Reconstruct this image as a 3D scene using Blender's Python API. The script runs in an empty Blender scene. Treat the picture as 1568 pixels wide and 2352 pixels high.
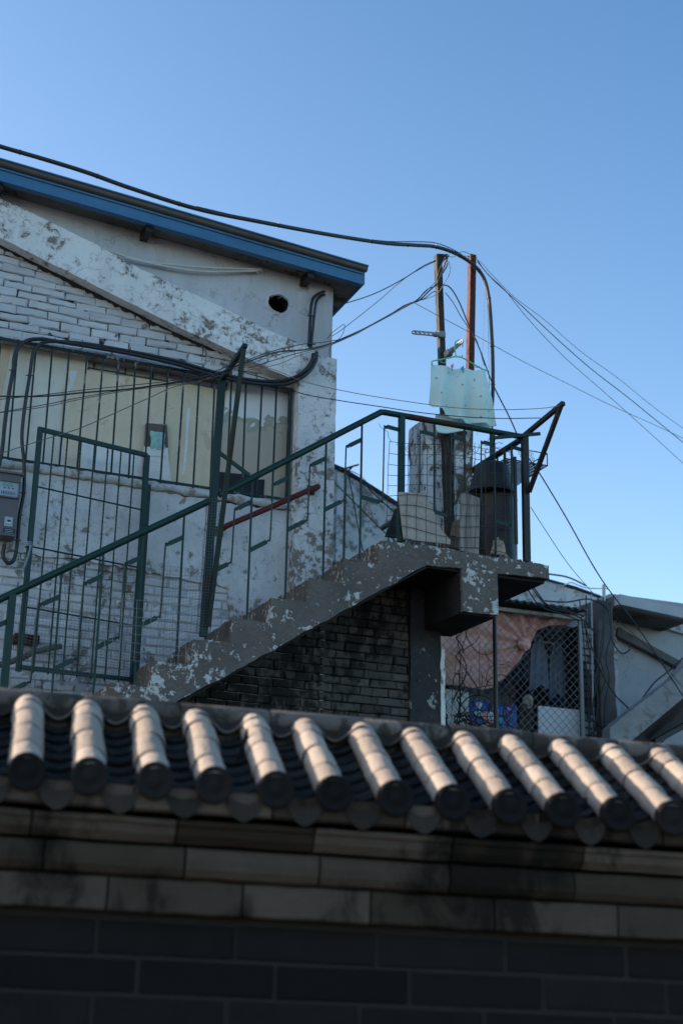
import bpy, bmesh, math, random
from mathutils import Vector, Matrix
from mathutils.geometry import tessellate_polygon
from mathutils import noise as mnoise
random.seed(7)
R = math.radians
sc = bpy.context.scene
COL = sc.collection
rnd = random.random
def U(a, b): return a + (b - a) * rnd()

# ------------------------------------------------------------------ camera
CAM = Vector((0, 0, 1.6))
yaw, pit, rol = R(22.4), R(17.7), R(1.2)
FWD = Vector((math.cos(pit) * math.sin(yaw), math.cos(pit) * math.cos(yaw), math.sin(pit)))
R0 = Vector((math.cos(yaw), -math.sin(yaw), 0)); U0 = R0.cross(FWD)
RT = math.cos(rol) * R0 + math.sin(rol) * U0
UP = math.cos(rol) * U0 - math.sin(rol) * R0
cd = bpy.data.cameras.new('camera'); cam = bpy.data.objects.new('camera', cd); COL.objects.link(cam)
m = Matrix((RT, UP, -FWD)).transposed().to_4x4(); m.translation = CAM; cam.matrix_world = m
cd.sensor_fit = 'VERTICAL'; cd.sensor_height = 36; cd.lens = 50; cd.clip_end = 2000; cd.clip_start = 0.05
cd.dof.use_dof = True; cd.dof.focus_distance = 10.4; cd.dof.aperture_fstop = 1.7
sc.camera = cam

def ray(px, py): return FWD + RT * ((px - 784) / 3267) + UP * ((1176 - py) / 3267)
def W(px, py, Y=9.6):
    d = ray(px, py); return CAM + d * (Y / d.y)
def WX(px, py, X):
    d = ray(px, py); return CAM + d * (X / d.x)
def WP(px, py, P0, n):
    d = ray(px, py); return CAM + d * ((P0 - CAM).dot(n) / d.dot(n))

# ------------------------------------------------------------------ mesh builder
class MB:
    def __init__(s, mat=None): s.v = []; s.f = []; s.r = []; s.sm = []; s.M = mat
    def add(s, vs, fs, r=0.5, smooth=False):
        b = len(s.v)
        for p in vs:
            p = Vector(p); s.v.append(s.M @ p if s.M else p)
        for f in fs: s.f.append([b + i for i in f]); s.r.append(r); s.sm.append(smooth)
        return s
    def box(s, a, b, r=0.5):
        x0, y0, z0 = a; x1, y1, z1 = b
        return s.add([(x0,y0,z0),(x1,y0,z0),(x1,y1,z0),(x0,y1,z0),(x0,y0,z1),(x1,y0,z1),(x1,y1,z1),(x0,y1,z1)],
            [(0,3,2,1),(4,5,6,7),(0,1,5,4),(1,2,6,5),(2,3,7,6),(3,0,4,7)], r)
    def bar(s, p, q, w, h, upv=(0, 1, 0), r=0.5):
        "rectangular bar from p to q; w across, h along upv"
        p = Vector(p); q = Vector(q); d = (q - p).normalized(); u = Vector(upv); u = (u - d * u.dot(d)).normalized(); sd = d.cross(u)
        c = [(-w/2,-h/2),(w/2,-h/2),(w/2,h/2),(-w/2,h/2)]
        vs = [p + sd*a + u*b for a, b in c] + [q + sd*a + u*b for a, b in c]
        return s.add(vs, [(3,2,1,0),(4,5,6,7),(0,1,5,4),(1,2,6,5),(2,3,7,6),(3,0,4,7)], r)
    def tube(s, pts, rad, n=6, r=0.5, cap=True):
        pts = [Vector(p) for p in pts]; vs = []; fs = []; N = len(pts)
        prev = None
        for i, p in enumerate(pts):
            d = (pts[min(i+1, N-1)] - pts[max(i-1, 0)])
            if d.length < 1e-7: d = Vector((0,0,1))
            d.normalize()
            if prev is None:
                a = Vector((0,0,1)) if abs(d.z) < 0.9 else Vector((1,0,0)); a = (a - d*a.dot(d)).normalized()
            else:
                a = prev - d*prev.dot(d)
                if a.length < 1e-5: a = Vector((1,0,0))
                a.normalize()
            prev = a; b = d.cross(a); rr = rad[i] if isinstance(rad, (list, tuple)) else rad
            for k in range(n):
                t = 2*math.pi*k/n; vs.append(p + a*math.cos(t)*rr + b*math.sin(t)*rr)
        for i in range(N-1):
            for k in range(n):
                k2 = (k+1) % n; fs.append((i*n+k, i*n+k2, (i+1)*n+k2, (i+1)*n+k))
        s.add(vs, fs, r, n > 4)
        if cap:
            s.add(vs[:n], [tuple(range(n))[::-1]], r); s.add(vs[-n:], [tuple(range(n))], r)
        return s
    def prism(s, outer, ext, holes=(), r=0.5):
        "polygon (3D coplanar points) extruded by vector ext"
        ext = Vector(ext); outer = [Vector(p) for p in outer]; holes = [[Vector(p) for p in h] for h in holes]
        tris = tessellate_polygon([outer] + holes); allp = outer + [p for h in holes for p in h]; n = len(allp)
        fs = [tuple(t) for t in tris] + [tuple(n + i for i in t)[::-1] for t in tris]
        b = 0
        for loop in [outer] + holes:
            L = len(loop)
            for i in range(L):
                j = (i+1) % L; fs.append((b+i, b+j, n+b+j, n+b+i))
            b += L
        return s.add(allp + [p + ext for p in allp], fs, r)
    def grid(s, fn, nu, nv, thick=None, r=0.5, smooth=True):
        vs = [Vector(fn(i/nu, j/nv)) for j in range(nv+1) for i in range(nu+1)]
        q = lambda i, j: j*(nu+1)+i
        fs = [(q(i,j), q(i+1,j), q(i+1,j+1), q(i,j+1)) for j in range(nv) for i in range(nu)]
        if thick:
            t = Vector(thick); n = len(vs); vs2 = [v + t for v in vs]
            fs += [tuple(n+k for k in f)[::-1] for f in fs]
            rim = [q(i,0) for i in range(nu+1)] + [q(nu,j) for j in range(1,nv+1)] + [q(i,nv) for i in range(nu-1,-1,-1)] + [q(0,j) for j in range(nv-1,0,-1)]
            for k in range(len(rim)):
                a, b = rim[k], rim[(k+1) % len(rim)]; fs.append((a, n+a, n+b, b))
            vs = vs + vs2
        return s.add(vs, fs, r, smooth)
    def build(s, name, mat, parent=None, sub=0, rough=0.0, rscale=9.0, fixn=True, own=True):
        me = bpy.data.meshes.new(name)
        vs = [tuple(v) for v in s.v]
        loc = Vector((0,0,0))
        if parent is None and own and vs:
            xs = [v[0] for v in vs]; ys = [v[1] for v in vs]; zs = [v[2] for v in vs]
            loc = Vector(((min(xs)+max(xs))/2, (min(ys)+max(ys))/2, min(zs)))
            vs = [(v[0]-loc.x, v[1]-loc.y, v[2]-loc.z) for v in vs]
        me.from_pydata(vs, [], s.f)
        at = me.attributes.new('rnd', 'FLOAT', 'FACE'); at.data.foreach_set('value', s.r)
        me.polygons.foreach_set('use_smooth', s.sm)
        bm = bmesh.new(); bm.from_mesh(me)
        if fixn: bmesh.ops.recalc_face_normals(bm, faces=bm.faces)
        if sub:
            bmesh.ops.remove_doubles(bm, verts=bm.verts, dist=1e-5)
            bmesh.ops.triangulate(bm, faces=bm.faces)
            for _ in range(9):
                es = [e for e in bm.edges if e.calc_length() > sub]
                if not es: break
                bmesh.ops.subdivide_edges(bm, edges=es, cuts=1)
                bmesh.ops.triangulate(bm, faces=[f for f in bm.faces if len(f.verts) > 3])
            for v in bm.verts:
                w = (v.co + loc) * rscale
                v.co += Vector((mnoise.noise(w), mnoise.noise(w + Vector((31,7,5)))*.8, mnoise.noise(w + Vector((3,77,15))))) * rough \
                      + Vector((mnoise.noise(w*4), mnoise.noise(w*4 + Vector((31,7,5))), mnoise.noise(w*4 + Vector((3,77,15))))) * rough * .45
        bm.to_mesh(me); bm.free()
        me.materials.append(mat)
        o = bpy.data.objects.new(name, me); COL.objects.link(o)
        if parent is not None:
            o.parent = parent
            if parent.parent is None: o.location = -parent.location
        else: o.location = loc
        return o

def tag(o, label=None, cat=None, group=None, kind=None):
    if label: o['label'] = label
    if cat: o['category'] = cat
    if group: o['group'] = group
    if kind: o['kind'] = kind
    return o
def thing(name, label, cat, loc, group=None):
    o = bpy.data.objects.new(name, None); COL.objects.link(o); o.location = loc; o.empty_display_size = .1
    return tag(o, label, cat, group)
def spline(pts, sub=8):
    P = [Vector(p) for p in pts]
    if len(P) < 3: return [P[0].lerp(P[1], i/sub) for i in range(sub+1)]
    out = []
    for i in range(len(P)-1):
        p0 = P[i-1] if i else P[0]*2-P[1]; p1 = P[i]; p2 = P[i+1]; p3 = P[i+2] if i+2 < len(P) else P[-1]*2-P[-2]
        for k in range(sub):
            t = k/sub
            out.append(.5*((2*p1)+(p2-p0)*t+(2*p0-5*p1+4*p2-p3)*t*t+(3*p1-p0-3*p2+p3)*t**3))
    out.append(P[-1]); return out
def rough_loop(pts, step=.05, amp=.008, skip=()):
    pts = [Vector(p) for p in pts]; out = []
    for i, p in enumerate(pts):
        q = pts[(i+1) % len(pts)]
        if i in skip: out.append(p); continue
        n = max(1, int((q-p).length/step)); d = (q-p).normalized(); pr = Vector((-d.z, 0, d.x))
        for k in range(n):
            o = p.lerp(q, k/n)
            if k: o = o + pr*U(-amp, amp)
            out.append(o)
    return out

# ------------------------------------------------------------------ materials
class NT:
    def __init__(s, name):
        s.m = bpy.data.materials.new(name); s.m.use_nodes = True; s.t = s.m.node_tree; s.t.nodes.clear()
        s.out = s.n('ShaderNodeOutputMaterial'); s.b = s.n('ShaderNodeBsdfPrincipled'); s.l(s.b.outputs[0], s.out.inputs[0])
        s.tc = s.n('ShaderNodeTexCoord'); s.co = s.tc.outputs['Object']
    def n(s, k, **a):
        o = s.t.nodes.new(k)
        for q, v in a.items(): setattr(o, q, v)
        return o
    def l(s, a, b): s.t.links.new(a, b)
    def noise(s, scale, detail=6, rough=.6, dist=0, co=None, sx=None):
        o = s.n('ShaderNodeTexNoise'); o.inputs['Scale'].default_value = scale; o.inputs['Detail'].default_value = detail
        o.inputs['Roughness'].default_value = rough; o.inputs['Distortion'].default_value = dist
        c = co or s.co
        if sx:
            mp = s.n('ShaderNodeMapping'); mp.inputs['Scale'].default_value = sx; s.l(c, mp.inputs[0]); c = mp.outputs[0]
        s.l(c, o.inputs['Vector']); return o.outputs['Fac']
    def ramp(s, f, stops, interp='LINEAR'):
        o = s.n('ShaderNodeValToRGB'); e = o.color_ramp.elements; o.color_ramp.interpolation = interp
        while len(e) < len(stops): e.new(.5)
        for x, (p, c) in zip(e, stops):
            x.position = p; x.color = (c, c, c, 1) if isinstance(c, (int, float)) else (*c, 1)
        s.l(f, o.inputs[0]); return o.outputs[0]
    def mix(s, f, a, b, mode='MIX'):
        o = s.n('ShaderNodeMix', data_type='RGBA', blend_type=mode)
        for sock, v in ((o.inputs[0], f), (o.inputs[6], a), (o.inputs[7], b)):
            if isinstance(v, (int, float)): sock.default_value = v if sock is o.inputs[0] else (v, v, v, 1)
            elif isinstance(v, tuple): sock.default_value = (*v, 1)
            else: s.l(v, sock)
        return o.outputs[2]
    def math(s, op, a, b=0.0, c=None):
        o = s.n('ShaderNodeMath', operation=op)
        for k, v in enumerate((a, b) if c is None else (a, b, c)):
            if isinstance(v, (int, float)): o.inputs[k].default_value = v
            else: s.l(v, o.inputs[k])
        return o.outputs[0]
    def attr(s, name='rnd'):
        o = s.n('ShaderNodeAttribute', attribute_name=name); return o.outputs['Fac']
    def sep(s):
        o = s.n('ShaderNodeSeparateXYZ'); s.l(s.co, o.inputs[0]); return o.outputs
    def bump(s, h, strength=.4, dist=.01):
        o = s.n('ShaderNodeBump'); o.inputs['Strength'].default_value = strength; o.inputs['Distance'].default_value = dist
        s.l(h, o.inputs['Height']); s.l(o.outputs[0], s.b.inputs['Normal'])
    def fin(s, col, rough=.8, metal=0, spec=.3):
        if isinstance(col, tuple): s.b.inputs['Base Color'].default_value = (*col, 1)
        else: s.l(col, s.b.inputs['Base Color'])
        if isinstance(rough, (int, float)): s.b.inputs['Roughness'].default_value = rough
        else: s.l(rough, s.b.inputs['Roughness'])
        s.b.inputs['Metallic'].default_value = metal; s.b.inputs['Specular IOR Level'].default_value = spec
        return s.m
def sc3(c, k): return tuple(min(1, x*k) for x in c)

def m_plain(name, c, rough=.7, var=.25, scale=8, metal=0, bump=.15, spec=.3):
    t = NT(name); n1 = t.noise(scale, 8, .65)
    col = t.mix(t.ramp(n1, [(.3, 0), (.7, 1)]), sc3(c, 1-var), sc3(c, 1+var))
    if bump: t.bump(t.noise(scale*6, 4), bump, .004)
    return t.fin(col, rough, metal, spec)

def m_peel(name, paint, base, amount=.4, scale=7, var=.12, cracks=True, zlo=None, zhi=None, zadd=.2, grime=(.22,.2,.18), sx=None, edge=.008):
    "old paint, flaked off in patches showing the render beneath; more flakes between zlo..zhi"
    t = NT(name)
    a = t.noise(scale, 10, .68, .35, sx=sx); b = t.noise(scale*.22, 3, .5); c = t.noise(scale*5, 4, .7)
    f = t.math('ADD', t.math('MULTIPLY', a, .8), t.math('MULTIPLY', b, .35)); f = t.math('ADD', f, t.math('MULTIPLY', c, .1))
    if zlo is not None:
        mr = t.n('ShaderNodeMapRange'); mr.inputs[1].default_value = zlo; mr.inputs[2].default_value = zhi
        mr.inputs[3].default_value = zadd; mr.inputs[4].default_value = 0; t.l(t.sep()[2], mr.inputs[0]); f = t.math('ADD', f, mr.outputs[0])
    th = .635 + (.5-amount)*.36
    mask = t.ramp(f, [(th, 0), (th+edge, 1)])
    mask2 = t.ramp(f, [(th-.06, 0), (th-.052, 1)])
    pv = t.noise(2.2, 8, .7); pc = t.mix(t.ramp(pv, [(.3, 0), (.72, 1)]), sc3(paint, 1-var*2.2), sc3(paint, 1+var*.4))
    st = t.noise(3, 6, .65, sx=(3.2, 3.2, .5)); pc = t.mix(t.ramp(st, [(.5, 0), (.8, .45)]), pc, sc3(paint, .62))
    sp = t.noise(60, 3, .6); pc = t.mix(t.ramp(sp, [(.64, 0), (.7, .55)]), pc, grime)
    c2 = t.mix(mask2, pc, sc3(paint, .74)); bv = t.noise(scale*2, 6, .7)
    bc = t.mix(bv, sc3(base, .72), sc3(base, 1.25)); col = t.mix(mask, c2, bc)
    h = t.math('ADD', t.math('MULTIPLY', mask, -.5), t.math('MULTIPLY', t.noise(14, 8, .7), .7))
    if cracks:
        vo = t.n('ShaderNodeTexVoronoi', feature='DISTANCE_TO_EDGE'); vo.inputs['Scale'].default_value = 2.1
        wr = t.n('ShaderNodeTexNoise'); wr.inputs['Scale'].default_value = 4; wr.inputs['Detail'].default_value = 6; t.l(t.co, wr.inputs['Vector'])
        mp = t.n('ShaderNodeVectorMath', operation='MULTIPLY_ADD'); t.l(wr.outputs['Color'], mp.inputs[0]); mp.inputs[1].default_value = (.55,.55,.55); t.l(t.co, mp.inputs[2]); t.l(mp.outputs[0], vo.inputs['Vector'])
        ck = t.ramp(vo.outputs['Distance'], [(.0, 1), (.006, 0)]); ck = t.math('MULTIPLY', ck, t.ramp(t.noise(1.7, 2), [(.5, 0), (.6, 1)]))
        col = t.mix(t.math('MULTIPLY', ck, .75), col, sc3(base, .4)); h = t.math('SUBTRACT', h, ck)
    t.bump(h, .55, .008)
    return t.fin(col, .88, 0, .2)

def m_brick(name, lo, hi, amount=.0, dirt=(.02,.02,.02), dirtamt=.3, scale=9, paint=None, soft=.04):
    t = NT(name); r = t.attr(); col = t.mix(r, lo, hi)
    n = t.noise(scale, 10, .7, .3); col = t.mix(t.ramp(n, [(.35, 0), (.75, .45)]), col, sc3(lo, .75))
    d = t.math('ADD', t.math('MULTIPLY', t.noise(scale*.9, 8, .7, .5, sx=(1.6,1.6,.75)), .6), t.math('MULTIPLY', t.noise(1.3, 3), .5))
    th = .7 - dirtamt*.34
    col = t.mix(t.ramp(d, [(th, 0), (th+soft, .9)]), col, dirt)
    if paint:
        p = t.noise(scale*1.3, 8, .7, .3); col = t.mix(t.ramp(p, [(paint[1], 0), (paint[1]+.02, 1)]), col, paint[0])
    t.bump(t.math('ADD', t.noise(scale*4, 8, .7), t.math('MULTIPLY', t.noise(scale, 4), .6)), .6, .008)
    return t.fin(col, .92, 0, .15)

def m_paintmetal(name, c, rust=(.09,.035,.02), amount=.25, scale=22, rough=.46, ez=.06):
    t = NT(name); n = t.noise(scale, 8, .7, sx=(1,1,.35)); b = t.noise(2.5, 3)
    f = t.math('ADD', t.math('MULTIPLY', n, .6), t.math('MULTIPLY', b, .45)); th = .68-amount*.28
    k = t.ramp(f, [(th, 0), (th+.03, 1)])
    v = t.noise(9, 6); pc = t.mix(v, sc3(c, .7), sc3(c, 1.3)); col = t.mix(k, pc, rust)
    ro = t.math('ADD', t.math('MULTIPLY', k, .4), rough); t.bump(t.math('ADD', t.math('MULTIPLY', k, .5), t.noise(40, 4)), .25, .003)
    return t.fin(col, ro, 0, .35)

M = {}
WHT = (.68, .675, .685); BAS = (.235, .205, .175)
M['gable'] = m_peel('gable_plaster', (.56,.56,.58), BAS, .08, 6, .1)
M['lower'] = m_peel('lower_plaster', WHT, (.25,.225,.2), .25, 15, .14, zlo=3.9, zhi=4.7, zadd=.13)
M['beam'] = m_peel('beam_paint', (.8,.79,.78), BAS, .34, 14, .08)
M['pil'] = m_peel('pilaster_paint', (.72,.715,.72), BAS, .32, 19, .1, zlo=4.3, zhi=5.3, zadd=.13)
M['stair'] = m_peel('stair_concrete', (.165,.143,.125), (.52,.51,.49), .385, 21, .2, cracks=True, edge=.035, grime=(.34,.32,.3))
M['soffit'] = m_peel('soffit_concrete', (.07,.065,.06), (.16,.15,.14), .2, 6, .3)
M['roofdeck'] = m_peel('roof_soffit', (.23,.21,.185), (.09,.05,.03), .3, 4, .3)
M['sill'] = m_peel('sill_mortar', (.58,.57,.56), (.3,.26,.22), .35, 12, .15)
M['wbrick'] = m_brick('white_painted_brick', (.5,.5,.52), (.62,.62,.64), dirt=(.2,.175,.15), dirtamt=.12, scale=8)
t = NT('painted_mortar'); k = t.ramp(t.noise(9, 6, .7), [(.44, 0), (.56, 1)]); t.bump(t.noise(20, 6), .5, .008)
M['wmortar'] = t.fin(t.mix(k, (.3,.295,.3), (.02,.018,.017)), .95)
M['wmortar2'] = m_plain('whitewashed_mortar', (.4,.4,.42), .95, .25, 9, bump=.5)
M['wbrick2'] = m_brick('white_painted_brick_flaking', (.52,.52,.54), (.66,.66,.67), dirt=(.15,.135,.12), dirtamt=.24, scale=8)
M['mortar'] = m_plain('mortar', (.15,.135,.12), .95, .3, 12, bump=.5)
M['dmortar'] = m_plain('dark_mortar', (.085,.08,.07), .95, .3, 12, bump=.5)
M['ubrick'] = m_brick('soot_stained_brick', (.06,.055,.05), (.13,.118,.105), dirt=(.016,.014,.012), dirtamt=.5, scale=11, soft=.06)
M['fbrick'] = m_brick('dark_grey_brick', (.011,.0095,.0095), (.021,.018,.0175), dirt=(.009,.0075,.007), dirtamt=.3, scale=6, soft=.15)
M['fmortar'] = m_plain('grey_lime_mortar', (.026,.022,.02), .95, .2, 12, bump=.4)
M['cornice'] = m_brick('cornice_brick', (.034,.023,.015), (.135,.098,.078), dirt=(.011,.008,.006), dirtamt=.5, scale=4.2, soft=.1)
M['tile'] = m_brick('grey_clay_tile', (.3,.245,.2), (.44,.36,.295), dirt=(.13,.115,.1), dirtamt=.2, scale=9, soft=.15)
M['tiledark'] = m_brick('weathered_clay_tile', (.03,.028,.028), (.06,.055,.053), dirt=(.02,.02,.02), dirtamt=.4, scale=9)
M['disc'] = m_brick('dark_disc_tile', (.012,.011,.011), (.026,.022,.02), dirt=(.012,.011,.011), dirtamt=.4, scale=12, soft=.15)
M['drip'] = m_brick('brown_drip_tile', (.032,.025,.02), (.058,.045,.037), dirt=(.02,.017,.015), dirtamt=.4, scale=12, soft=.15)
M['ridge'] = m_brick('ridge_tile', (.1,.085,.075), (.2,.17,.15), dirt=(.04,.035,.03), dirtamt=.4, scale=9)
M['green'] = m_paintmetal('green_enamel', (.003,.031,.024), amount=.14)
M['greenr'] = m_paintmetal('green_enamel_rusty', (.004,.022,.018), rust=(.05,.022,.015), amount=.3)
M['greenbar'] = m_paintmetal('green_bar_paint', (.014,.03,.03), rust=(.3,.3,.3), amount=.3, scale=30, rough=.6)
M['rustygreen'] = m_paintmetal('rusty_green_rail', (.003,.02,.016), rust=(.06,.016,.01), amount=.75)
M['brownsteel'] = m_paintmetal('dark_brown_steel', (.02,.014,.013), amount=.25)
M['rust'] = m_paintmetal('rusted_steel', (.085,.024,.015), rust=(.04,.014,.01), amount=.5, rough=.75)
M['olivesteel'] = m_paintmetal('weathered_grey_steel', (.04,.036,.026), rust=(.03,.025,.02), amount=.45, rough=.75)
M['redpipe'] = m_paintmetal('red_oxide_paint', (.1,.014,.01), rust=(.05,.015,.01), amount=.25, rough=.6)
M['blue'] = m_paintmetal('blue_coated_sheet', (.055,.17,.31), rust=(.07,.07,.08), amount=.0, rough=.42)
M['gutter'] = m_plain('grey_gutter_sheet', (.11,.098,.085), .6, .15, 5)
M['gutterw'] = m_plain('pale_gutter_sheet', (.42,.44,.45), .6, .1, 5)
M['cable'] = m_plain('black_cable', (.012,.012,.015), .45, .3, 20, bump=.05, spec=.5)
M['cable2'] = m_plain('weathered_conduit', (.028,.026,.026), .5, .3, 9, bump=.1, spec=.5)
M['wire'] = m_plain('grey_wire', (.13,.115,.105), .5, .3, 20, bump=0)
M['twine'] = m_plain('beige_wire', (.26,.2,.14), .7, .2, 20, bump=0)
M['rwire'] = m_plain('rusty_wire', (.075,.045,.035), .8, .4, 30, bump=0)
M['gwire'] = m_plain('galvanised_wire', (.26,.25,.25), .5, .2, 20, bump=0)
M['gwire2'] = m_plain('dull_galvanised_wire', (.14,.15,.16), .5, .25, 20, bump=0)
M['pipew'] = m_plain('white_plastic_pipe', (.6,.57,.53), .5, .12, 6)
M['cream'] = m_peel('cream_stucco_sheet', (.86,.81,.71), (.55,.42,.28), .08, 3, .1, cracks=False, zlo=6.3, zhi=5.6, zadd=0)
M['yellow'] = m_peel('yellow_board', (.84,.7,.52), (.86,.76,.6), .14, 2.5, .08, cracks=False, grime=(.45,.37,.22))
M['beige'] = m_peel('beige_board', (.82,.68,.5), (.55,.46,.3), .15, 2.5, .08, cracks=False, grime=(.5,.42,.28))
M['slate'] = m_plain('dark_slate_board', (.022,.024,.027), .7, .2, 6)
M['wood'] = m_plain('grey_wood', (.14,.115,.095), .85, .4, 8, bump=.6)
M['white'] = m_plain('white_plastic_sheet', (.72,.73,.75), .55, .06, 3)
M['paper'] = m_plain('crumpled_white_paper', (.8,.79,.77), .85, .1, 7, bump=.4)
M['foam'] = m_plain('white_foam', (.75,.74,.7), .8, .06, 5)
M['meterbox'] = m_plain('grey_meter_box', (.13,.125,.135), .5, .08, 3, bump=.05)
M['lcd'] = m_plain('meter_display', (.2,.33,.33), .25, .1, 3, bump=0)
M['meterface'] = m_plain('meter_face', (.33,.42,.5), .35, .08, 4, bump=0)
M['ink'] = m_plain('printed_ink', (.03,.04,.06), .6, .1, 3, bump=0)
M['grayplastic'] = m_plain('grey_plastic', (.22,.23,.25), .4, .08, 8, bump=.05)
M['mint'] = m_plain('mint_plastic', (.16,.55,.3), .35, .05, 8, bump=0, spec=.5)
M['pink'] = m_plain('pink_plastic', (.72,.25,.3), .4, .05, 8, bump=0)
M['peg'] = m_plain('blue_plastic', (.03,.35,.55), .4, .05, 8, bump=0)
M['barrel'] = m_plain('black_barrel', (.009,.009,.011), .5, .35, 7, spec=.5)
M['curtain'] = None
M['blueb'] = m_plain('blue_printed_bag', (.02,.1,.36), .35, .25, 5)
M['cyan'] = m_plain('turquoise_plastic', (.34,.6,.54), .45, .2, 12, bump=.4)
M['denim'] = m_plain('dark_blue_cloth', (.025,.035,.06), .95, .35, 9, bump=.3)
M['greycloth'] = m_plain('grey_blue_cloth', (.2,.25,.33), .95, .25, 9, bump=.3)
M['bluec'] = m_plain('bright_blue_cloth', (.02,.08,.3), .9, .25, 9, bump=.3)
M['vine'] = m_plain('dry_vine', (.05,.038,.03), .95, .4, 15, bump=.3)
M['corr'] = m_plain('corrugated_asbestos', (.075,.07,.068), .85, .25, 8)
M['card'] = m_plain('cardboard', (.27,.2,.12), .9, .12, 8)
M['shell'] = m_plain('pale_crumpled_cloth', (.42,.36,.28), .9, .25, 14, bump=.5)
M['leaf'] = m_plain('green_leaf', (.06,.16,.03), .6, .3, 10)
M['darkwall'] = m_peel('sooty_plaster', (.055,.055,.06), (.3,.29,.28), .17, 5, .3)
M['farwall'] = m_peel('far_wall_peeling', (.62,.61,.61), (.24,.21,.19), .36, 12, .12)
M['sidestair'] = m_peel('side_stair_render', (.33,.33,.33), (.2,.18,.155), .36, 10, .15)
M['rightwall'] = m_peel('right_wall_plaster', (.42,.43,.44), (.27,.22,.18), .1, 3, .1)
M['coldark'] = m_plain('grey_render_column', (.12,.11,.105), .9, .3, 6, bump=.4)
M['ground'] = m_plain('alley_paving', (.045,.045,.047), .95, .25, 1.5, bump=.4)

# patterned board: pale vinyl tile with diagonal pattern
t = NT('vinyl_panel'); br = t.n('ShaderNodeTexChecker'); mp = t.n('ShaderNodeMapping'); mp.inputs['Rotation'].default_value = (0, R(45), 0)
t.l(t.co, mp.inputs[0]); t.l(mp.outputs[0], br.inputs['Vector']); br.inputs['Scale'].default_value = 14
c = t.mix(br.outputs['Fac'], (.38,.32,.28), (.43,.365,.32)); c = t.mix(t.ramp(t.noise(6, 8, .7), [(.4, 0), (.8, .5)]), c, (.22,.18,.15)); M['panel'] = t.fin(c, .6)
# khaki board with a torn white paper layer at its top
t = NT('khaki_board_torn_paper'); z = t.sep()[2]; f = t.math('ADD', z, t.math('MULTIPLY', t.noise(5.5, 8, .6, .3), -.55))
k = t.ramp(t.math('SUBTRACT', f, 5.0), [(.60, 0), (.606, 1)]); k2 = t.ramp(t.math('SUBTRACT', f, 5.0), [(.545, 0), (.551, 1)])
c = t.mix(t.noise(3, 6), (.48,.41,.33), (.6,.51,.41)); c = t.mix(k2, c, (.4,.39,.32)); c = t.mix(k, c, (.8,.8,.8)); t.bump(k, .3, .004); M['khaki'] = t.fin(c, .8)
# curtain : pink orange mottled cloth
t = NT('pink_mottled_cloth'); c = t.mix(t.ramp(t.noise(9, 8, .7, .6, sx=(1,1,2)), [(.38, 0), (.62, 1)]), (.7,.33,.27), (.88,.52,.44))
c = t.mix(t.ramp(t.noise(4, 5), [(.5, 0), (.75, .6)]), c, (.5,.2,.1)); t.bump(t.noise(30, 5), .3, .005); M['curtain'] = t.fin(c, .9)
t = NT('mint_cotton'); c = t.mix(t.noise(2, 4), (.58,.74,.7), (.66,.81,.77)); t.bump(t.math('ADD', t.noise(14, 8, .6, sx=(1,1,.35)), t.math('MULTIPLY', t.noise(60, 2), .1)), .3, .006); M['cloth'] = t.fin(c, .9)
M['towelin'] = m_plain('towel_print_grey', (.2,.23,.28), .9, .1, 8, bump=0)
M['towelwh'] = m_plain('towel_print_white', (.7,.83,.8), .9, .1, 8, bump=0)
M['towelgr'] = m_plain('towel_print_teal', (.4,.68,.64), .9, .1, 8, bump=0)
t = NT('weathered_plank'); c = t.mix(t.ramp(t.noise(5, 8, .7, .8, sx=(7,7,.5)), [(.35, 0), (.65, 1)]), (.12,.105,.095), (.36,.32,.29)); t.bump(t.noise(5, 8, .7, .8, sx=(7,7,.5)), .6, .006); M['plank'] = t.fin(c, .9)

# ------------------------------------------------------------------ brick laying
def bricks(mb, x0, x1, z0, z1, Y, L=.24, H=.063, gap=.009, T=.03, jit=.003, gapj=.5, tr=None, skip=0.0, avoid=None, zt=0.0, wav=0.0):
    nr = int((z1-z0)/(H)+.5)
    for j in range(nr):
        za = z0 + j*H; x = x0 - (L*.5 if j % 2 else 0) - U(0, .02)
        while x < x1:
            l = L*U(.93, 1.06); xa = max(x, x0); xb = min(x + l, x1); x += l
            if xb-xa < .02 or rnd() < skip: continue
            g1 = gap*U(gapj, 1.5); g2 = gap*U(gapj, 1.5)
            if avoid and avoid((xa+xb)/2, za+H/2): continue
            a = Vector((xa + g1/2, 0, za + g2/2)); b = Vector((xb - g1/2, 0, za + H - g2/2)); yy = Y + U(-jit, jit)
            c = min(.008, H*.13); vs = []
            for (X, Z) in ((a.x,a.z),(b.x,a.z),(b.x,b.z),(a.x,b.z)): vs.append(Vector((X, yy+T, Z)))
            for (X, Z) in ((a.x,a.z),(b.x,a.z),(b.x,b.z),(a.x,b.z)): vs.append(Vector((X, yy+c, Z)))
            for (X, Z, sx_, sz_) in ((a.x,a.z,1,1),(b.x,a.z,-1,1),(b.x,b.z,-1,-1),(a.x,b.z,1,-1)):
                vs.append(Vector((X+sx_*c*U(.6,1.4), yy+U(-jit, jit)*.5, Z+sz_*c*U(.6,1.4))))
            for k in range(4, 12): vs[k].z += U(-1, 1)*gap*.2
            if wav:
                for v in vs: v.z += wav*mnoise.noise(Vector((v.x*1.3, 0, v.z*1.3)))
            fs = [(0+i, (1+i) % 4, 4+(1+i) % 4, 4+i) for i in range(4)] + [(4+i, 4+(1+i) % 4, 8+(1+i) % 4, 8+i) for i in range(4)] + [(8,9,10,11)]
            mb.add(vs, fs, rnd())

# ================================================================== SETTING
g = MB(); g.grid(lambda u, v: (-500+1000*u, -500+1000*v, 0), 20, 20, smooth=False)
tag(g.build('ground', M['ground']), kind='structure')

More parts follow.
